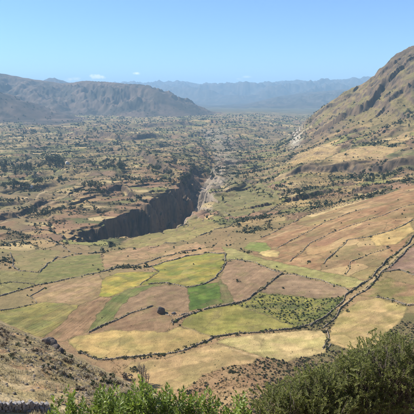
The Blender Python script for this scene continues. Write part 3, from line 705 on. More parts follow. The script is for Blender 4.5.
SHRUBS = {}
for nm, mt, n in (('shrub', M_SHR, 64), ('dry_shrub', M_DRY, 60), ('green_shrub', M_GRN, 64)):
    SHRUBS[nm] = []
    for i in range(4):
        r = np.random.default_rng(160 + i)
        lobes = [(r.normal() * .24, r.normal() * .24, r.uniform(.28, .62), r.uniform(.18, .32), r.uniform(.2, .32)) for _ in range(6)]
        v, f, t = crown_np(r, n, lobes, .13, .45); stem = [tube_np([(0, 0, -.15), (r.normal() * .1, r.normal() * .1, .3), (r.normal() * .22, r.normal() * .22, .6)], [.03, .025, .012], 4) for _ in range(3)]
        v2, f2, t2 = cat(stem + [(v, f, t)]); ns = len(v2) - len(v)
        SHRUBS[nm].append(mesh_np(nm, v2, f2, [mt, M_TWIG], t2, midx=[1 if q[0] < ns else 0 for q in f2]))
shrub_count = 0
def plant_shrub(x, y, h, kind, label, group):
    global shrub_count
    k = h * random.uniform(.9, 1.5)
    o = link(kind, random.choice(SHRUBS[kind]), None, (x, y, z1(x, y) + CAMZ - 0.05 * h), random.uniform(0, 6.28), (k, k, h))
    tag(o, label, 'shrub', group); shrub_count += 1
    return o

# ---------------------------------------------------------------- trees of the valley: one grove at a time
def grove(label, spots, kind, name='eucalyptus_tree', grp=None):
    for k, sp in enumerate(spots):
        p = H(sp[0], sp[1], 400); kd = kind if isinstance(kind, str) else random.choice(kind)
        plant_tree(p, metres(sp[2] * random.uniform(.85, 1.15), p), kd, label, grp or (label if len(spots) > 1 else None), name)
def strew(x0, y0, x1, y1, n, hpx, seed, wob=3.0):
    r = np.random.default_rng(seed); out = []
    for i in range(n):
        t = r.uniform(); out.append((x0 + (x1 - x0) * t + r.normal() * wob * .6, y0 + (y1 - y0) * t + r.normal() * wob * .6, hpx * r.uniform(.7, 1.25)))
    return out
grove('dark tree in the tall dense grove before the small white house', strew(46, 166, 64, 166, 17, 9, 1, 3), ['broad', 'tall'])
grove('dark tree in the bushy row left of the tall dense grove', strew(24, 170, 44, 168, 12, 7, 2, 3), ['broad', 'tall'])
grove('single pointed tree standing above the bushy row on the left', [(27, 170, 11)], 'cone', 'conifer_tree')
grove('dark tree in the loose grove at the left edge', strew(1, 173, 16, 172, 9, 8, 3, 4), ['broad', 'tall'])
grove('dark tree in the long row along the pale track on the left', strew(0, 192, 40, 185, 22, 7, 4, 3), ['broad'])
grove('lone tree leaning over the bank below the pale track', [(19, 203, 7)], 'tall')
grove('dark tree in the grove before the brown mound', strew(84, 187, 108, 196, 14, 7, 5, 4), ['broad'])
grove('dark tree in the grove on the knoll behind the gorge', strew(108, 167, 124, 172, 14, 8, 6, 3), ['broad', 'tall'])
grove('dark tree in the row behind the grassy knoll', strew(90, 168, 106, 167, 8, 5, 7, 2), ['broad'])
grove('dark tree on the slope above the gorge head', strew(148, 172, 172, 180, 13, 7, 8, 4), ['broad'])
grove('dark tree on the rim of the upper gorge', strew(180, 186, 192, 178, 8, 7, 9, 3), ['broad', 'tall'])
grove('dark tree on the green bank left of the gorge', strew(30, 218, 62, 212, 14, 6, 10, 4), ['broad'])
grove('dark tree above the broken gorge rim', strew(70, 208, 108, 214, 11, 5, 11, 4), ['broad'])
grove('dark tree in the strip of wood by the far bend', strew(206, 178, 226, 172, 12, 7, 12, 5), ['broad', 'tall'])
grove('far dark tree on the plain behind the gorge', strew(130, 145, 200, 158, 18, 4, 13, 9), ['broad', 'tall'])
grove('far dark tree scattered below the left hills', strew(10, 136, 120, 142, 24, 4.2, 14, 9), ['broad', 'tall'])
grove('distant dark tree in the hazy middle of the valley', strew(190, 138, 262, 150, 18, 3.5, 15, 8), ['broad', 'tall'])
grove('tall narrow tree on the bench right of the gorge', [(223, 203, 10)], 'tall')
grove('round bush tree on the edge of the green bench', [(238, 186, 4), (243.5, 185.5, 5)], 'broad', grp='bush trees on the green bench')
grove('lone conical tree at the top of the red brown slope', [(269, 228, 9)], 'cone', 'conifer_tree')
grove('dark tree in the bushy row under the right bench', strew(282, 200, 312, 197, 15, 6, 16, 3), ['broad'])
grove('dark tree in the thin row above the tan terrace strip', strew(312, 199, 346, 195, 11, 5, 17, 2.5), ['broad'])
grove('left tree of the pair standing below the bare pale bank', [(372.5, 184, 11)], 'tall')
grove('right tree of the pair standing below the bare pale bank', [(383.5, 183, 11)], 'broad')
grove('dark round tree on the bench before the green field', [(346, 158.5, 6)], 'broad')
grove('dark tree among the crags on the right bench', strew(352, 176, 412, 178, 12, 4.5, 18, 4), ['broad'])
grove('small tree scattered on the lower flank of the right hill', strew(340, 140, 410, 132, 16, 3.6, 19, 8), ['broad'])
grove('tall dark tree at the right edge above the bench', [(400, 126, 5), (409, 128, 5)], 'tall', grp='tall trees at the right edge')
grove('dark tree on the bank between the plots and the gully', strew(248, 190, 276, 200, 9, 4.5, 20, 3), ['broad'])

# ---------------------------------------------------------------- dry stone field walls
def wall_blocks(pts, h, wd, seed, bl=0.75, courses=2):
    h *= .62; wd *= .58
    r = np.random.default_rng(seed); pts = np.array(pts)[:, :2]
    segl = np.linalg.norm(np.diff(pts, axis=0), axis=1); cum = np.r_[0, np.cumsum(segl)]; L = cum[-1]
    V_, F_, T_ = [], [], []; o = 0
    wx, wy = r.uniform(0, 100, 2)
    for c in range(courses):
        s = r.uniform(0, bl * .5)
        while s < L - .3:
            ln = bl * r.uniform(.6, 1.4); e = min(s + ln, L); m = (s + e) / 2
            if r.uniform() < (.95 if c == 0 else .55 + .4 * math.sin(m / 8.0 + wx)):
                x = np.interp(m, cum, pts[:, 0]); y = np.interp(m, cum, pts[:, 1]); k = min(max(np.searchsorted(cum, m) - 1, 0), len(segl) - 1)
                dx, dy = (pts[k + 1] - pts[k]) / segl[k]
                off = 0.9 * math.sin(m / 9.0 + wx) + 0.5 * math.sin(m / 3.7 + wy); x -= dy * off; y += dx * off
                hh = h / courses * r.uniform(.6, 1.4) * (1 + .35 * math.sin(m / 6.3 + wy) * math.sin(m / 2.1 + wx)); z0 = h / courses * c - (0.35 if c == 0 else .03); hw_ = wd * .5 * (1 - .22 * c) * r.uniform(.75, 1.25); hl = (e - s) * .52
                b = np.array([(-1, -1, 0), (1, -1, 0), (1, 1, 0), (-1, 1, 0), (-1, -1, 1), (1, -1, 1), (1, 1, 1), (-1, 1, 1)], float)
                b[:, :2] *= r.uniform(.8, 1.05, (8, 2)); b[4:, :2] *= .85
                vx = x + b[:, 0] * hl * dx - b[:, 1] * hw_ * dy; vy = y + b[:, 0] * hl * dy + b[:, 1] * hw_ * dx
                V_.append(np.c_[vx, vy, np.full(8, 0.0) + z0 + b[:, 2] * (hh + (0.35 if c == 0 else 0)) + r.uniform(-.06, .06, 8)]); T_.append(np.full(8, r.uniform()))
                F_.append(np.array([(0, 3, 2, 1), (4, 5, 6, 7), (0, 1, 5, 4), (1, 2, 6, 5), (2, 3, 7, 6), (3, 0, 4, 7)]) + o); o += 8
            s = e + r.uniform(-.02, .06)
    V_ = np.concatenate(V_); V_[:, 2] += np.repeat(gz(V_[:, 0].reshape(-1, 8).mean(1), V_[:, 1].reshape(-1, 8).mean(1)), 8) + CAMZ
    return V_, np.concatenate(F_), np.concatenate(T_)
WALLS = [  # label, line, height, width, shrubs, shrub kind
 ('dark stone wall running up to the big boulder past the green strip',[(88,333),(110,323.5),(130,313.5),(153,306)],1.7,1.3,4),
 ('stone wall with hedge bushes below the ochre field',[(78,352),(97,359),(130,358),(165,354.5),(187,348.5),(207,341.5),(213,338)],1.6,1.3,34),
 ('stone wall with hedge bushes below the smooth green pasture',[(213,338),(240,333.5),(270,331),(300,328),(322,322)],1.6,1.2,26),
 ('winding stone wall on the upper side of the lane',[(310,326.5),(325,318),(337,306.5),(346,295),(355,289),(367,281.5),(378,268.5),(390,258.5),(405,245.5),(425,226)],1.8,1.4,36),
 ('winding stone wall on the lower side of the lane',[(322,328),(330,322),(342,309),(353,298),(362,291),(372,284.5),(382,273),(393,263),(405,252),(425,236)],1.6,1.4,30),
 ('dark stone wall from the big boulder to the brown field with the bush',[(174,323),(183,318),(191,313.5),(206,309),(220,306.5),(236,304.5)],1.8,1.4,12),
 ('dark stone wall splitting the two brown fields',[(236,304.5),(250,299),(262,288.5),(275,278.5),(284,274)],1.8,1.3,5),
 ('thin stone wall above the grey brown field',[(284,274),(295,274.8),(320,280.7),(345,288),(352,292)],1.1,1.0,5),
 ('stone wall under the broad yellow green field',[(148,284.5),(165,283.2),(186,287),(205,284),(217,277.5),(226,262)],1.5,1.2,6),
 ('low stone wall above the brown field with the bush',[(222,259),(236,260),(255,263.2),(272,270),(283,273)],1.1,1.0,3),
 ('dark stone wall above the broad yellow green field',[(150,267),(165,260.8),(190,255.5),(210,252.5),(225,254),(224,262)],1.8,1.4,7),
 ('stone wall crossing behind the bright yellow crop',[(112,270),(122,266),(136,265),(150,261),(160,256.5),(178,252),(200,248)],1.5,1.3,6),
 ('stone wall over the grassy shoulder by the gorge',[(150,247),(165,244),(190,240),(208,232),(226,226),(240,221)],1.5,1.3,9),
 ('dark stone wall rising from the left edge past the terraces',[(-10,298),(15,292.5),(35,285.5),(60,281),(98,273),(112,269)],1.6,1.4,9),
 ('dark stone wall curling round the green knoll on the left',[(11,252),(14,268),(20,271.5),(38,272.5),(46,266),(56,257.5),(72,255),(104,252)],1.8,1.5,8),
 ('stone wall with bushes below the red and green patch',[(376,296.5),(385,298.5),(395,301.5),(408,306),(425,306)],1.7,1.4,9),
 ('stone wall across the big brown slope',[(323,264),(338,250.5),(347,240.5),(369,237.5),(394,229.5),(410,222.5),(425,215)],1.3,1.1,4),
 ('stone wall along the tan terrace strip',[(262,238),(290,224),(303,217),(318,209.5),(340,203),(364,197.5),(395,190)],1.4,1.2,7),
 ('broken stone wall down the side of the orange tan field',[(326,329),(327,338),(325,349),(330,344)],1.3,1.1,6),
 ('stone wall under the mauve field at the right edge',[(382,272),(400,270.5),(414,274.5),(428,278)],1.4,1.2,6),
 ('dark stone wall above the large yellow green pasture',[(0,311),(15,308.5),(36,303.5),(30,296.5),(46,288)],1.0,0.9,3),
 ('low broken wall curving through the middle of the big brown slope',[(290,262),(310,244),(330,233),(352,226),(385,215),(418,203)],.9,.9,5),
 ('low broken wall high on the big brown slope',[(276,249),(300,236),(325,222),(350,213),(372,207)],.9,.9,6),
 ('short low wall on the rough slope above the lane',[(345,275),(352,262),(372,253),(390,247)],.9,.9,4),
 ('low wall dividing the broad yellow green field from the bright yellow crop',[(140,285),(148,280),(158,272),(151,266)],.7,.8,3),
 ('low wall across the olive terraces at the left edge',[(-10,284),(12,282),(34,284)],.9,.9,4),
 ('dark terrace wall below the pale bench at left',[(0,243),(22,240),(44,240),(62,246),(76,254)],1.3,1.2,6),
 ('dark terrace wall above the pale bench at left',[(8,232),(30,228),(52,231),(66,238)],1.3,1.2,5),
 ('faint stone wall along the grey gully bench',[(225,212),(240,222),(262,214),(282,203)],1.3,1.2,9),
]
SHW = []
for k, (lb, line, h, wd, ns) in enumerate(WALLS):
    pts = VL(line); v, f, t = wall_blocks(pts, h, wd, 900 + k)
    o = link('stone_wall', mesh_np('stone_wall', v, f, [M_WALL], t)); tag(o, lb, 'stone wall', 'dry stone walls between the fields')
    pa = np.array(pts)[:, :2]; cum = np.r_[0, np.cumsum(np.linalg.norm(np.diff(pa, axis=0), axis=1))]
    r = np.random.default_rng(950 + k)
    for q in range(ns):
        m = r.uniform(0, cum[-1]); SHW.append((np.interp(m, cum, pa[:, 0]) + r.normal() * .7, np.interp(m, cum, pa[:, 1]) + r.normal() * .7, r.uniform(.9, 2.3) * (1 if h > 1.2 else .6), 'dark bush growing along the ' + lb.replace('dark ', '').replace('with hedge bushes ', '').replace('with bushes ', ''), 'shrub' if r.uniform() < .8 else 'green_shrub'))
for x, y, h, lb, kd in SHW: plant_shrub(x, y, h, kd, ' '.join(lb.split()[:15]), 'bushes along the stone walls')
for lb, px, py, hp in [('single round dark bush in the brown ploughed field', 237.5, 281.5, 4), ('small dark bush by the edge of the grey brown field', 283, 288.5, 2.4), ('single dark bush in the orange tan field', 347, 312, 3.4),
                       ('small dark bush on the rough slope above the lane', 335, 231, 2.6), ('dark bush at the foot of the green strip', 60, 318, 1.5)][:4]:
    p = H(px, py, 200); plant_shrub(p[0], p[1], metres(hp, p), 'shrub', lb, None)

# ---------------------------------------------------------------- ruins, far houses
def box_np(x0, x1, y0, y1, z0, z1_):
    v = np.array([(x0, y0, z0), (x1, y0, z0), (x1, y1, z0), (x0, y1, z0), (x0, y0, z1_), (x1, y0, z1_), (x1, y1, z1_), (x0, y1, z1_)], float)
    return v, np.array([(0, 3, 2, 1), (4, 5, 6, 7), (0, 1, 5, 4), (1, 2, 6, 5), (2, 3, 7, 6), (3, 0, 4, 7)])
def jitter(v, a, seed): return v + np.random.default_rng(seed).normal(size=v.shape) * a
def house(name, label, p, L, W, eave, ridge, rz, mw, mr, dark_doorway=True, sink=.5):
    e = link(name, None, None, (p[0], p[1], z1(p[0], p[1]) + CAMZ), rz); tag(e, label, 'house')
    t = .45; w_ = W / 2; l_ = L / 2
    # long walls, then gable walls with a peak (gable walls stand between the long walls)
    parts = [box_np(-w_, -w_ + t, -l_, l_, -sink, eave), box_np(w_ - t, w_, -l_, l_, -sink, eave)]
    for sgn in (-1, 1):
        y0, y1 = (-l_, -l_ + t) if sgn < 0 else (l_ - t, l_)
        segs = [(-w_ + t, w_ - t)] if sgn > 0 or not dark_doorway else [(-w_ + t, -.45), (.45, w_ - t)]
        for a, b in segs: parts.append(box_np(a, b, y0, y1, -sink, eave))
        if sgn < 0 and dark_doorway: parts.append(box_np(-.45, .45, y0 + .01, y1 - .01, 1.75, eave))
        g = np.array([(-w_ + .02, y0, eave), (w_ - .02, y0, eave), (0.0, y0, ridge - .06), (0.0, y0, ridge - .06), (-w_ + .02, y1, eave), (w_ - .02, y1, eave), (0, y1, ridge - .06), (0, y1, ridge - .06)], float)
        g[3, 0] -= .02; g[7, 0] -= .02
        parts.append((g, np.array([(0, 1, 2, 3), (7, 6, 5, 4), (0, 4, 5, 1), (1, 5, 6, 2), (3, 7, 4, 0), (2, 6, 7, 3)])))
    v, f, tt = cat(parts); link('wall', mesh_np('wall', v, f, [mw], tt), e)
    if dark_doorway: v, f = box_np(-.45, .45, -l_ + .25, -l_ + .33, -.1, 1.75); link('dark_doorway', mesh_np('dark_doorway', v, f, [M_DARK]), e)  # near-black panel in the opening paints the shade of the interior
    rp = []; ov = .35
    for sgn in (-1, 1):
        nx = 7; ny = 5; th_ = .22
        for a in range(ny):
            f0, f1 = a / ny, (a + 1) / ny
            xo = lambda q: sgn * (w_ + ov) * q
            zo = lambda q: ridge + (eave - .12 - ridge) * q * 1.08
            vv = np.array([(xo(f0), -l_ - ov, zo(f0)), (xo(f1), -l_ - ov, zo(f1)), (xo(f1), l_ + ov, zo(f1)), (xo(f0), l_ + ov, zo(f0))], float)
            vv = np.r_[vv, vv + [0, 0, th_]]; vv = jitter(vv, .035, int(abs(p[0]) * 10) + a + (sgn > 0) * 9)
            rp.append((vv, np.array([(0, 3, 2, 1), (4, 5, 6, 7), (0, 1, 5, 4), (1, 2, 6, 5), (2, 3, 7, 6), (3, 0, 4, 7)]), np.full(8, random.random())))
    v, f, tt = cat(rp); link('roof', mesh_np('roof', v, f, [mr], tt), e)
    return e
p = H(67.5, 164.5, 500); house('white_house', 'small white house at the right end of the dark grove', p, 9, 8, 6.0, 8.0, math.radians(30), M_WHITE, M_TIN)
p = H(31, 188, 500); house('white_house', 'small white house half hidden in the long tree row', p, 7, 6, 4.6, 6.2, math.radians(60), M_WHITE, M_TIN)
v, f, t = wall_blocks([V(170.5, 322.5), V(172.5, 321.5), V(174, 323.5)], 3.4, 1.3, 77, .8, 5)
tag(link('ruined_wall', mesh_np('ruined_wall', v, f, [M_WALL], t)), 'short ruined stone wall corner below the big boulder', 'ruin')
v, f, t = wall_blocks([V(166, 314), V(171, 315), V(180, 315), V(192, 313)], 1.5, 1.1, 78, 1.0, 3)
tag(link('ruined_wall', mesh_np('ruined_wall', v, f, [M_WALL], t)), 'ruined stone wall running right from the big boulder', 'ruin')

# ---------------------------------------------------------------- boulders
BOULD = []
def boulder_mesh(seed):
    import bmesh
    bm = bmesh.new(); bmesh.ops.create_icosphere(bm, subdivisions=2, radius=1.0); r = np.random.default_rng(seed)
    pl = r.normal(size=(9, 3)); pl /= np.linalg.norm(pl, axis=1, keepdims=True); dd = r.uniform(.55, .95, 9)
    for v_ in bm.verts:
        c = np.array(v_.co)
        for k in range(9):
            q = c @ pl[k]
            if q > dd[k]: c = c - pl[k] * (q - dd[k])
        v_.co = c * (1 + .04 * r.normal())
    me = bpy.data.meshes.new('boulder'); bm.to_mesh(me); bm.free(); me.materials.append(M_ROCK); return me
BOULD = [boulder_mesh(s) for s in range(4)]; BOULD_PALE = BOULD[2].copy(); BOULD_PALE.materials[0] = M_STONE
def boulder(x, y, sz, label, group=None):
    o = link('boulder', random.choice(BOULD), None, (x, y, z1(x, y) + CAMZ + sz * .15), random.uniform(0, 6.28), (sz * random.uniform(.8, 1.3), sz, sz * random.uniform(.6, .95)))
    tag(o, label, 'boulder', group)
p = V(160.5, 313); o = link('boulder', BOULD[1], None, (p[0], p[1], z1(p[0], p[1]) + CAMZ + 1.3), .5, (3.5, 3.0, 3.9)); tag(o, 'big dark boulder standing in the middle of the ploughed fields', 'boulder')
p = V(173.5, 314); o = link('boulder', BOULD_PALE, None, (p[0], p[1], z1(p[0], p[1]) + CAMZ + .6), .2, (1.7, 1.1, 1.0)); tag(o, 'low whitish boulder on the wall beside the big dark one', 'boulder')
for px, py, s_ in [(45, 343.5, 1.5), (48.5, 344.5, 2.3), (52, 346.5, 2.1), (55.5, 349, 1.5), (60, 352, 1.0)]:
    q = H(px, py, 30); boulder(q[0], q[1], s_ * 1.0, 'dark boulder in the clump on the crest of the dry spur', 'dark boulders on the spur crest')

# ---------------------------------------------------------------- shrubs and tussocks on the dry spur
r = np.random.default_rng(5)
cand = []
while len(cand) < 110:
    px = r.uniform(0, 128); top = 327 + max(0, px - 20) * .52; py = r.uniform(top + 1, min(top + 34, 402)); q = H(px, py, 30)
    if q[1] > 160: continue
    cand.append((q, (py - top) / 34))
for q, k in cand:
    hh = r.uniform(.4, 1.05) * (1.15 - .5 * k); kd = 'dry_shrub' if r.uniform() < .55 else 'shrub'
    plant_shrub(q[0], q[1], hh, kd, ('brown twiggy bush' if kd == 'dry_shrub' else 'dark green bush') + ' on the stony crest of the dry spur', ('brown bushes' if kd == 'dry_shrub' else 'green bushes') + ' on the dry spur')
for lb, px, py, hp, kd in [('dark round bush beside the end of the pale stone wall', 60.5, 403.5, 7, 'dry_shrub'), ('dark purplish round bush at the tip of the spur', 126, 379, 9, 'dry_shrub'), ('smaller dark bush beside the purplish bush at the spur tip', 133, 371, 6, 'shrub')]:
    q = H(px, py, 30); plant_shrub(q[0], q[1], metres(hp, q), kd, lb, None)
def twig_bush(name, label, q, h, n, seed):
    r = np.random.default_rng(seed); e = link(name, None, None, (q[0], q[1], z1(q[0], q[1]) + CAMZ)); tag(e, label, 'shrub')
    main, twig = [], []
    for i in range(n):
        a = r.uniform(0, 6.28); s = r.uniform(.05, .28) * h; tip = np.array([math.cos(a) * s, math.sin(a) * s, h * r.uniform(.7, 1.05)])
        mid = tip * .5 + r.normal(size=3) * .06 * h; main.append(tube_np([(0, 0, -.2), mid, tip], [.02 * h, .014 * h, .006 * h], 4))
        for j in range(7):
            t = r.uniform(.35, 1); b = mid + (tip - mid) * t; twig.append(tube_np([b, b + r.normal(size=3) * .07 * h + [0, 0, .06 * h], b + r.normal(size=3) * .09 * h + [0, 0, .15 * h]], [.007 * h, .005 * h, .003 * h], 3))
    v, f, t = cat(main); link('stem', mesh_np('stem', v, f, [M_TWIG], t), e)
    v, f, t = cat(twig); tag(link('twigs', mesh_np('twigs', v, f, [M_TWIG], t), e), kind='stuff')
q = H(143, 384, 30); twig_bush('bare_shrub', 'bare grey twiggy shrub at the tip of the dry spur', q, metres(19, q), 12, 3)
q = H(147, 386, 30); twig_bush('bare_shrub', 'lower bare purplish shrub right of the grey twiggy one', q, metres(13, q), 10, 4)

def stuff_blades(name, label, pts, hgt, mat, nb, seed, wid=.05):
    r = np.random.default_rng(seed); n = len(pts); k = n * nb
    b = np.repeat(pts, nb, 0) + np.c_[r.normal(size=(k, 2)) * np.repeat(hgt, nb)[:, None] * .25, np.zeros(k)]; hh = np.repeat(hgt, nb) * r.uniform(.6, 1.2, k)
    a = r.uniform(0, 6.28, k); ln = r.uniform(.1, .6, k) * hh; t = np.stack([-np.sin(a), np.cos(a), np.zeros(k)], 1) * (hh * wid * 2)[:, None]
    tip = b + np.c_[np.cos(a) * ln, np.sin(a) * ln, hh]
    v = np.stack([b - t, b + t, tip], 1).reshape(-1, 3)
    o = link(name, mesh_np(name, v, np.arange(k * 3).reshape(k, 3), [mat], np.repeat(np.clip(.5 + .3 * r.normal(size=k), 0, 1), 3))); tag(o, label, None, None, 'stuff')
r = np.random.default_rng(6); a = r.uniform(-.44, .0, 16000); R_ = np.exp(r.uniform(math.log(58), math.log(152), 16000)); x = np.sin(a) * R_; y = np.cos(a) * R_ - 15
m = (gv(REG, x, y) == 1) & (fbm(x / 4, y / 4, 701, 3) > .02); x, y = x[m], y[m]
stuff_blades('dry_grass', 'pale dry grass tussocks covering the near spur', np.c_[x, y, gz(x, y) + CAMZ - .04], r.uniform(.18, .48, len(x)), M_GRASS, 7, 8, .07)

def stuff_stones(name, label, x, y, size, mat, seed):
    r = np.random.default_rng(seed); n = len(x); b = np.array([(-1, -1, 0), (1, -1, 0), (1, 1, 0), (-1, 1, 0), (-1, -1, 1), (1, -1, 1), (1, 1, 1), (-1, 1, 1)], float)
    v = b[None] * r.uniform(.6, 1.15, (n, 8, 3)) * size[:, None, None] * np.stack([r.uniform(.7, 1.3, n), r.uniform(.7, 1.3, n), r.uniform(.6, 1.1, n)], 1)[:, None]; v[:, 4:, :2] *= .62; v[:, :, 2] -= size[:, None] * .25
    a = r.uniform(0, 6.28, n); ca, sa = np.cos(a)[:, None], np.sin(a)[:, None]; vx = v[..., 0] * ca - v[..., 1] * sa; vy = v[..., 0] * sa + v[..., 1] * ca
    v = np.stack([vx + x[:, None], vy + y[:, None], v[..., 2] + (gz(x, y) + CAMZ)[:, None]], -1).reshape(-1, 3)
    f = (np.array([(4, 5, 6, 7), (0, 1, 5, 4), (1, 2, 6, 5), (2, 3, 7, 6), (3, 0, 4, 7)])[None] + (np.arange(n) * 8)[:, None, None]).reshape(-1, 4)
    tag(link(name, mesh_np(name, v, f, [mat], np.repeat(r.uniform(size=n), 8))), label, None, None, 'stuff')
r = np.random.default_rng(17); a = r.uniform(-.44, .0, 9000); R_ = np.exp(r.uniform(math.log(58), math.log(152), 9000)); x = np.sin(a) * R_; y = np.cos(a) * R_ - 15
sv_ = spur(x, y)[1]; m = (gv(REG, x, y) == 1) & (r.uniform(size=len(x)) < .10 + .75 * np.exp(-((sv_ + 4) / 10.0) ** 2)) & (fbm(x / 6, y / 6, 703, 3) > -.12); x, y = x[m], y[m]
stuff_stones('loose_stones', 'loose dark stones strewn over the crest of the dry spur', x, y, np.minimum(np.exp(r.normal(size=len(x)) * .5) * .14, .34), M_SPURST, 18)
r = np.random.default_rng(16); a = r.uniform(-.2, .48, 26000); R_ = np.exp(r.uniform(math.log(195), math.log(335), 26000)); x = np.sin(a) * R_; y = np.cos(a) * R_ - 15
m = (gv(REG, x, y) == 0) & (gv(FID, x, y) == -1) & (fbm(x / 9, y / 9, 702, 3) > -.12); x, y = x[m], y[m]
stuff_blades('dry_grass', 'coarse dry grass on the brown slope foot before the fields', np.c_[x, y, gz(x, y) + CAMZ - .04], r.uniform(.3, .8, len(x)), M_GRASS2, 5, 18, .09)

# ---------------------------------------------------------------- scrub: low bushes nobody could count
def scatter(n, a0, a1, r0, r1, seed):
    r = np.random.default_rng(seed); a = r.uniform(a0, a1, n); R_ = np.exp(r.uniform(math.log(r0), math.log(r1), n)); return np.sin(a) * R_, np.cos(a) * R_ - 15, r
def stuff_clumps(name, label, x, y, size, mats, nq, seed, tall=1.0, prob_second=0.25):
    r = np.random.default_rng(seed); n = len(x); k = n * nq
    base = np.repeat(np.c_[x, y, gz(x, y) + CAMZ], nq, 0); s = np.repeat(size, nq)[:, None]
    d = r.normal(size=(k, 3)); d /= np.linalg.norm(d, axis=1, keepdims=True); d[:, 2] = np.abs(d[:, 2]) * 1.25 * tall
    c = base + d * s * np.array([.5, .5, .55]) * r.uniform(.5, 1, (k, 1)); nn = d + .6 * r.normal(size=(k, 3)); nn /= np.linalg.norm(nn, axis=1, keepdims=True)
    v, f = blades(c, nn, s[:, 0] * r.uniform(.25, .5, k), r)
    tone = np.repeat(np.clip(.5 + .3 * r.normal(size=k), 0, 1), 4); mi = np.repeat(np.where(r.uniform(size=n) < prob_second, r.integers(1, len(mats), n), 0), nq)
    o = link(name, mesh_np(name, v, f, mats, tone, midx=mi)); tag(o, label, None, None, 'stuff')
# scrubby foot of the slope on the right and centre: the largest as bushes of their own
x, y, r = scatter(15000, -.14, .48, 200, 330, 31)
m = (gv(REG, x, y) == 0) & (gv(FID, x, y) == -1); pr = .12 + .85 * ss(.06, .18, x / y) + .3 * (fbm(x / 18, y / 18, 711, 3) > .1); m &= r.uniform(size=len(x)) < pr * (.55 + fbm(x / 10, y / 10, 712, 3)); x, y = x[m], y[m]
big = np.argsort(-r.uniform(size=len(x)))[:max(0, 290 - shrub_count)]
bm_ = np.zeros(len(x), bool); bm_[big] = True
for xx, yy in zip(x[bm_], y[bm_]):
    kd = 'shrub' if r.uniform() < .6 else ('dry_shrub' if r.uniform() < .5 else 'green_shrub'); u_ = 'left' if xx / yy < .1 else 'right'
    wd_ = {'shrub': 'dark bush', 'dry_shrub': 'brown bush', 'green_shrub': 'green bush'}[kd]
    plant_shrub(xx, yy, r.uniform(1.2, 2.4), kd, wd_ + (' on the bare brown foot of the slope below the straw field' if u_ == 'left' else ' on the scrubby slope below the orange tan field at right'), wd_ + 'es on the slope foot ' + u_)
stuff_clumps('scrub', 'low dense scrub on the slope foot before the fields', x[~bm_], y[~bm_], r.uniform(.5, 1.4, (~bm_).sum()), [M_SHR, M_DRY], 14, 32, .8, .45)
# bushes in the scrubby field
fi = [i for i, f in enumerate(FIELDS) if f[0] == 'scrub_field'][0]
x, y, r = scatter(14000, -.05, .4, 300, 420, 33); m = (gv(FID, x, y) == fi) & (r.uniform(size=len(x)) < .42 * (.6 + fbm(x / 9, y / 9, 721, 3))); x, y = x[m], y[m]
stuff_clumps('field_bushes', 'low green bushes growing all over the scrubby field', x, y, r.uniform(.5, 1.3, len(x)), [M_SHR, M_GRN], 12, 34, .9, .45)
# valley sides and far benches
x, y, r = scatter(105000, -.46, .46, 420, 4600, 35)
fd = gv(FID, x, y); ed = gv(EDGE, x, y); rg = gv(REG, x, y); rk2 = gv(ROCK, x, y); hg_ = gv(HEDGE, x, y); hm_ = gv(HILLM, x, y); wv = gv(wild, x, y)
R_ = np.hypot(x, y); cl = fbm(x / 105, y / 52, 731, 5)
den = np.where(fd >= 0, .03 * wv, .035 + 1.3 * ss(.13, .38, cl) + .85 * (hg_ > .3) * ss(-.35, .05, cl) + .55 * (ed > .3) * ss(-.3, .05, cl))
den = den * np.where(rk2 > .5, .5, 1) * np.where(rg > 0, .3, 1) * (1 - .72 * hm_) * (gz(x, y) < 30)
m = r.uniform(size=len(x)) < den; x, y, R_ = x[m], y[m], R_[m]
sz = np.minimum(np.exp(r.normal(size=len(x)) * .42) * (1.05 + .75 * ss(.15, .4, cl[m])) * (R_ / 560) ** .85, 10)
print('scrub', len(x))
stuff_clumps('valley_scrub', 'dark scrub and small trees scattered over the valley sides', x, y, sz, [M_SHR, M_EUC, M_OLV], 9, 36, 1.15, .66)
print('trees', n_trees, 'shrubs', shrub_count)

r = np.random.default_rng(61); wx_, wy_ = [], []
for lb, line, h, wd, ns in WALLS:
    pa = np.array(VL(line))[:, :2]; cum = np.r_[0, np.cumsum(np.linalg.norm(np.diff(pa, axis=0), axis=1))]; n = int(cum[-1] * .9); m = r.uniform(0, cum[-1], n)
    m = m[fbm(m / 9, m * 0 + h * 31, 66, 3) > -.12]; wx_.append(np.interp(m, cum, pa[:, 0]) + r.normal(size=len(m)) * .8); wy_.append(np.interp(m, cum, pa[:, 1]) + r.normal(size=len(m)) * .8)
x, y = np.concatenate(wx_), np.concatenate(wy_); stuff_clumps('weeds', 'ragged weeds and low brush along the foot of the field walls', x, y, np.exp(r.normal(size=len(x)) * .4) * .6, [M_SHR, M_DRY, M_GRN], 9, 62, .9, .4)
x, y, r = scatter(36000, -.5, .46, 225, 620, 63); f_ = gv(FID, x, y); wv = gv(wild, x, y)
m = (f_ >= 0) & (r.uniform(size=len(x)) < .5 * ss(-.25, .35, fbm(x / 16, y / 16, 781, 4)) * (.25 + wv)); x, y = x[m], y[m]
stuff_clumps('field_weeds', 'small weed and stubble tufts scattered over the fields', x, y, np.exp(r.normal(size=len(x)) * .4) * .27, [M_DRY, M_GRN], 6, 64, .8, .5)

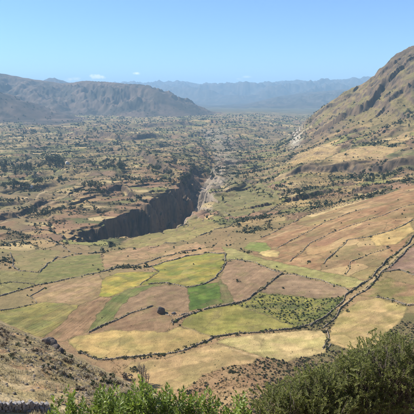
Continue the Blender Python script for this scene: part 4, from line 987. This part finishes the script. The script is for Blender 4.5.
# ---------------------------------------------------------------- pale dry stone wall, lower left: every stone a piece
def stone_mesh(seed):
    import bmesh
    bm = bmesh.new(); bmesh.ops.create_cube(bm, size=1.0); bmesh.ops.bevel(bm, geom=bm.edges[:], offset=.14, segments=1, affect='EDGES', profile=.5)
    r = np.random.default_rng(seed)
    for v_ in bm.verts: v_.co = v_.co + Vector(r.normal(size=3) * .045)
    me = bpy.data.meshes.new('stone'); bm.to_mesh(me); bm.free(); me.materials.append(M_STONE); return me
ST = [stone_mesh(s) for s in range(6)]
a_, b_ = H(-12, 411.0, 30), H(49, 413, 30)
e = link('dry_stone_wall', None, None, (a_[0], a_[1], z1(a_[0], a_[1]) + CAMZ)); tag(e, 'pale dry stone wall of upright slabs at the lower left', 'stone wall')
L = math.hypot(b_[0] - a_[0], b_[1] - a_[1]); az = math.atan2(b_[1] - a_[1], b_[0] - a_[0]); r = np.random.default_rng(44)
for c in range(3):
    s = 0
    while s < L:
        wd_ = r.uniform(.20, .5); x = a_[0] + math.cos(az) * (s + wd_ / 2); y = a_[1] + math.sin(az) * (s + wd_ / 2); hh = r.uniform(.32, .5) if c < 2 else r.uniform(.22, .66)
        o = link('stone', ST[r.integers(6)], e, (x - a_[0] + r.normal() * .03, y - a_[1] + r.normal() * .04, z1(x, y) - z1(a_[0], a_[1]) + .38 * c + hh / 2 - .1), az + r.normal() * .12, (wd_ * 1.02, r.uniform(.4, .6), hh))
        o.rotation_euler[1] = r.normal() * .09; s += wd_ + r.uniform(.0, .05) + (.12 if r.uniform() < .12 else 0)

# ---------------------------------------------------------------- bushes on the slope just below the camera
def leaf_bush(name, label, px, py, Yd, rx, ry, nshoot, nleaf, ll, lw, mat, seed, flat=1.0, droop=.2, shoot=.36, twigs=False):
    """crown top projects near (px,py); many leafy shoots on forking stems"""
    r = np.random.default_rng(seed); top = P(px, py, Yd); gzv = z1(top[0], top[1] + .2); h = top[2] - gzv
    e = link(name, None, None, (top[0], top[1] + .2, gzv + CAMZ)); tag(e, label, 'bush')
    stems, LV, LT = [], [], []
    mains = []
    for i in range(34):
        a = r.uniform(0, 6.28); q = r.uniform(.1, .95); t = np.array([math.cos(a) * rx * q, math.sin(a) * ry * q, h * r.uniform(.55, .75)])
        mid = t * .5 + np.array([r.normal() * .06, r.normal() * .06, .08]); stems.append(tube_np([(r.normal() * .05, r.normal() * .05, -.15), mid, t], [.02, .015, .007], 4)); mains.append(t)
    mains = np.array(mains)
    for i in range(nshoot):
        a = r.uniform(0, 6.28); u = math.sqrt(r.uniform(0, 1)); dome = h * (1 - .42 * flat * u ** 2.2)
        depth = r.uniform(0, 1) ** 1.6 * .32 * h
        tip = np.array([math.cos(a) * rx * u, math.sin(a) * ry * u, dome - depth + np.clip(r.normal(), -2, 1.2) * .03 * h])
        b = mains[r.choice(np.argsort(((mains - tip) ** 2).sum(1))[:5])] * r.uniform(.75, 1.0)
        dr = np.array([math.cos(a) * u * (.95 if twigs else .55), math.sin(a) * u * (.95 if twigs else .55), 1.0]) + r.normal(size=3) * (.5 if twigs else .3); dr /= np.linalg.norm(dr)
        s0 = tip - dr * shoot; stems.append(tube_np([b, (b + s0) / 2 + r.normal(size=3) * .03, s0, tip], [.005, .0042, .0035, .002], 3))
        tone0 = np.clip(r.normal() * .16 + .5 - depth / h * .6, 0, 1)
        for j in range(nleaf):
            t = (j + r.uniform()) / nleaf; p0 = s0 + (tip - s0) * t; an = j * 2.4 + r.normal() * .4
            sd1 = np.cross(dr, [math.cos(an), math.sin(an), .2]); sd1 /= np.linalg.norm(sd1)
            ax = sd1 * (1 - .55 * t) + dr * (.35 + .6 * t) + np.array([0, 0, -droop * r.uniform()]); ax /= np.linalg.norm(ax)
            sd2 = np.cross(ax, dr); sd2 /= np.linalg.norm(sd2) + 1e-9; nn = np.cross(sd2, ax)
            l = ll * r.uniform(.6, 1.15); w2 = lw * r.uniform(.8, 1.15) * .5
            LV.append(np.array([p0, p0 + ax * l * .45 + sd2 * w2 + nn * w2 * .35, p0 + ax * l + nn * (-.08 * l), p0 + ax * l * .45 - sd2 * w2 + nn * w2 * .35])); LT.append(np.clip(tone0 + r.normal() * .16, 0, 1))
    v, f, t = cat(stems); link('stem', mesh_np('stem', v, f, [M_TWIG], t), e)
    v = np.concatenate(LV); f = np.arange(len(v)).reshape(-1, 4)
    # two triangles folded along the midrib
    tri = np.concatenate([f[:, [0, 1, 2]], f[:, [0, 2, 3]]])
    tag(link('foliage', mesh_np('foliage', v, tri, [mat], np.repeat(LT, 4)), e), kind='stuff')
LB = [('broad leaved green bush at the left end of the front row', 64, 402, 6.6, .50, .5, 70), ('taller broad leaved bush with bright tips before the spur', 106, 395, 6.9, .50, .5, 95), ('tallest broad leaved bush of the front row below the bare shrub', 136, 391, 6.5, .48, .55, 110),
      ('broad leaved bush right of the tallest one in the front row', 171, 394, 6.8, .50, .5, 90), ('broad leaved bush before the brown slope foot', 204, 398, 6.6, .48, .5, 75), ('low broad leaved bush at the right end of the front row', 238, 405, 6.4, .46, .5, 60)]
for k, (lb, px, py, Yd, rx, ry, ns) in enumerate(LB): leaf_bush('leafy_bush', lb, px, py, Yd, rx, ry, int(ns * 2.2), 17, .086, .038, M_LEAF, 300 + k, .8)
FB = [('low fine leaved light green bush at the bottom right of centre', 290, 388, 6.3, .55, .5, 190, .45), ('fine leaved green bush between the low light green one and the large one', 322, 377, 6.5, .62, .6, 260, .40),
      ('fine leaved olive bush leaning on the large corner bush', 356, 362, 6.9, .62, .6, 300, .5), ('large fine leaved olive bush filling the lower right corner', 400, 343, 7.3, 1.05, .8, 520, .52)]
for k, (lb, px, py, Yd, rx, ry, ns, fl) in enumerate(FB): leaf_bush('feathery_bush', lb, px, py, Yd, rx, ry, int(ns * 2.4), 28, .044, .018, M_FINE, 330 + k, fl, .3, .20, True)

# ---------------------------------------------------------------- the haze of the valley
hz_top = max(float(GZ.max()) + CAMZ, CAMZ) + 25; hz_bot = float(GZ.min()) + CAMZ - 1.0
mx = float(np.abs(GX).max()) + 200
v, f = box_np(-mx, mx, -60.0, float(GY.max()) + 200, hz_bot, hz_top)
m = bpy.data.materials.new('haze'); m.use_nodes = True; t = m.node_tree; t.nodes.clear()
out = t.nodes.new('ShaderNodeOutputMaterial'); pv = t.nodes.new('ShaderNodeVolumePrincipled'); pv.inputs['Color'].default_value = HAZE_COLOR + (1,); pv.inputs['Density'].default_value = HAZE_DENSITY; pv.inputs['Anisotropy'].default_value = 0.0
t.links.new(pv.outputs[0], out.inputs['Volume'])
tag(link('haze', mesh_np('haze', v, f, [m])), 'thin blue haze filling the valley', None, None, 'stuff')
tot = sum(len(o.data.polygons) for o in bpy.data.objects if o.type == 'MESH'); print('faces', tot, 'objects', len(bpy.data.objects), 'hazetop', hz_top)
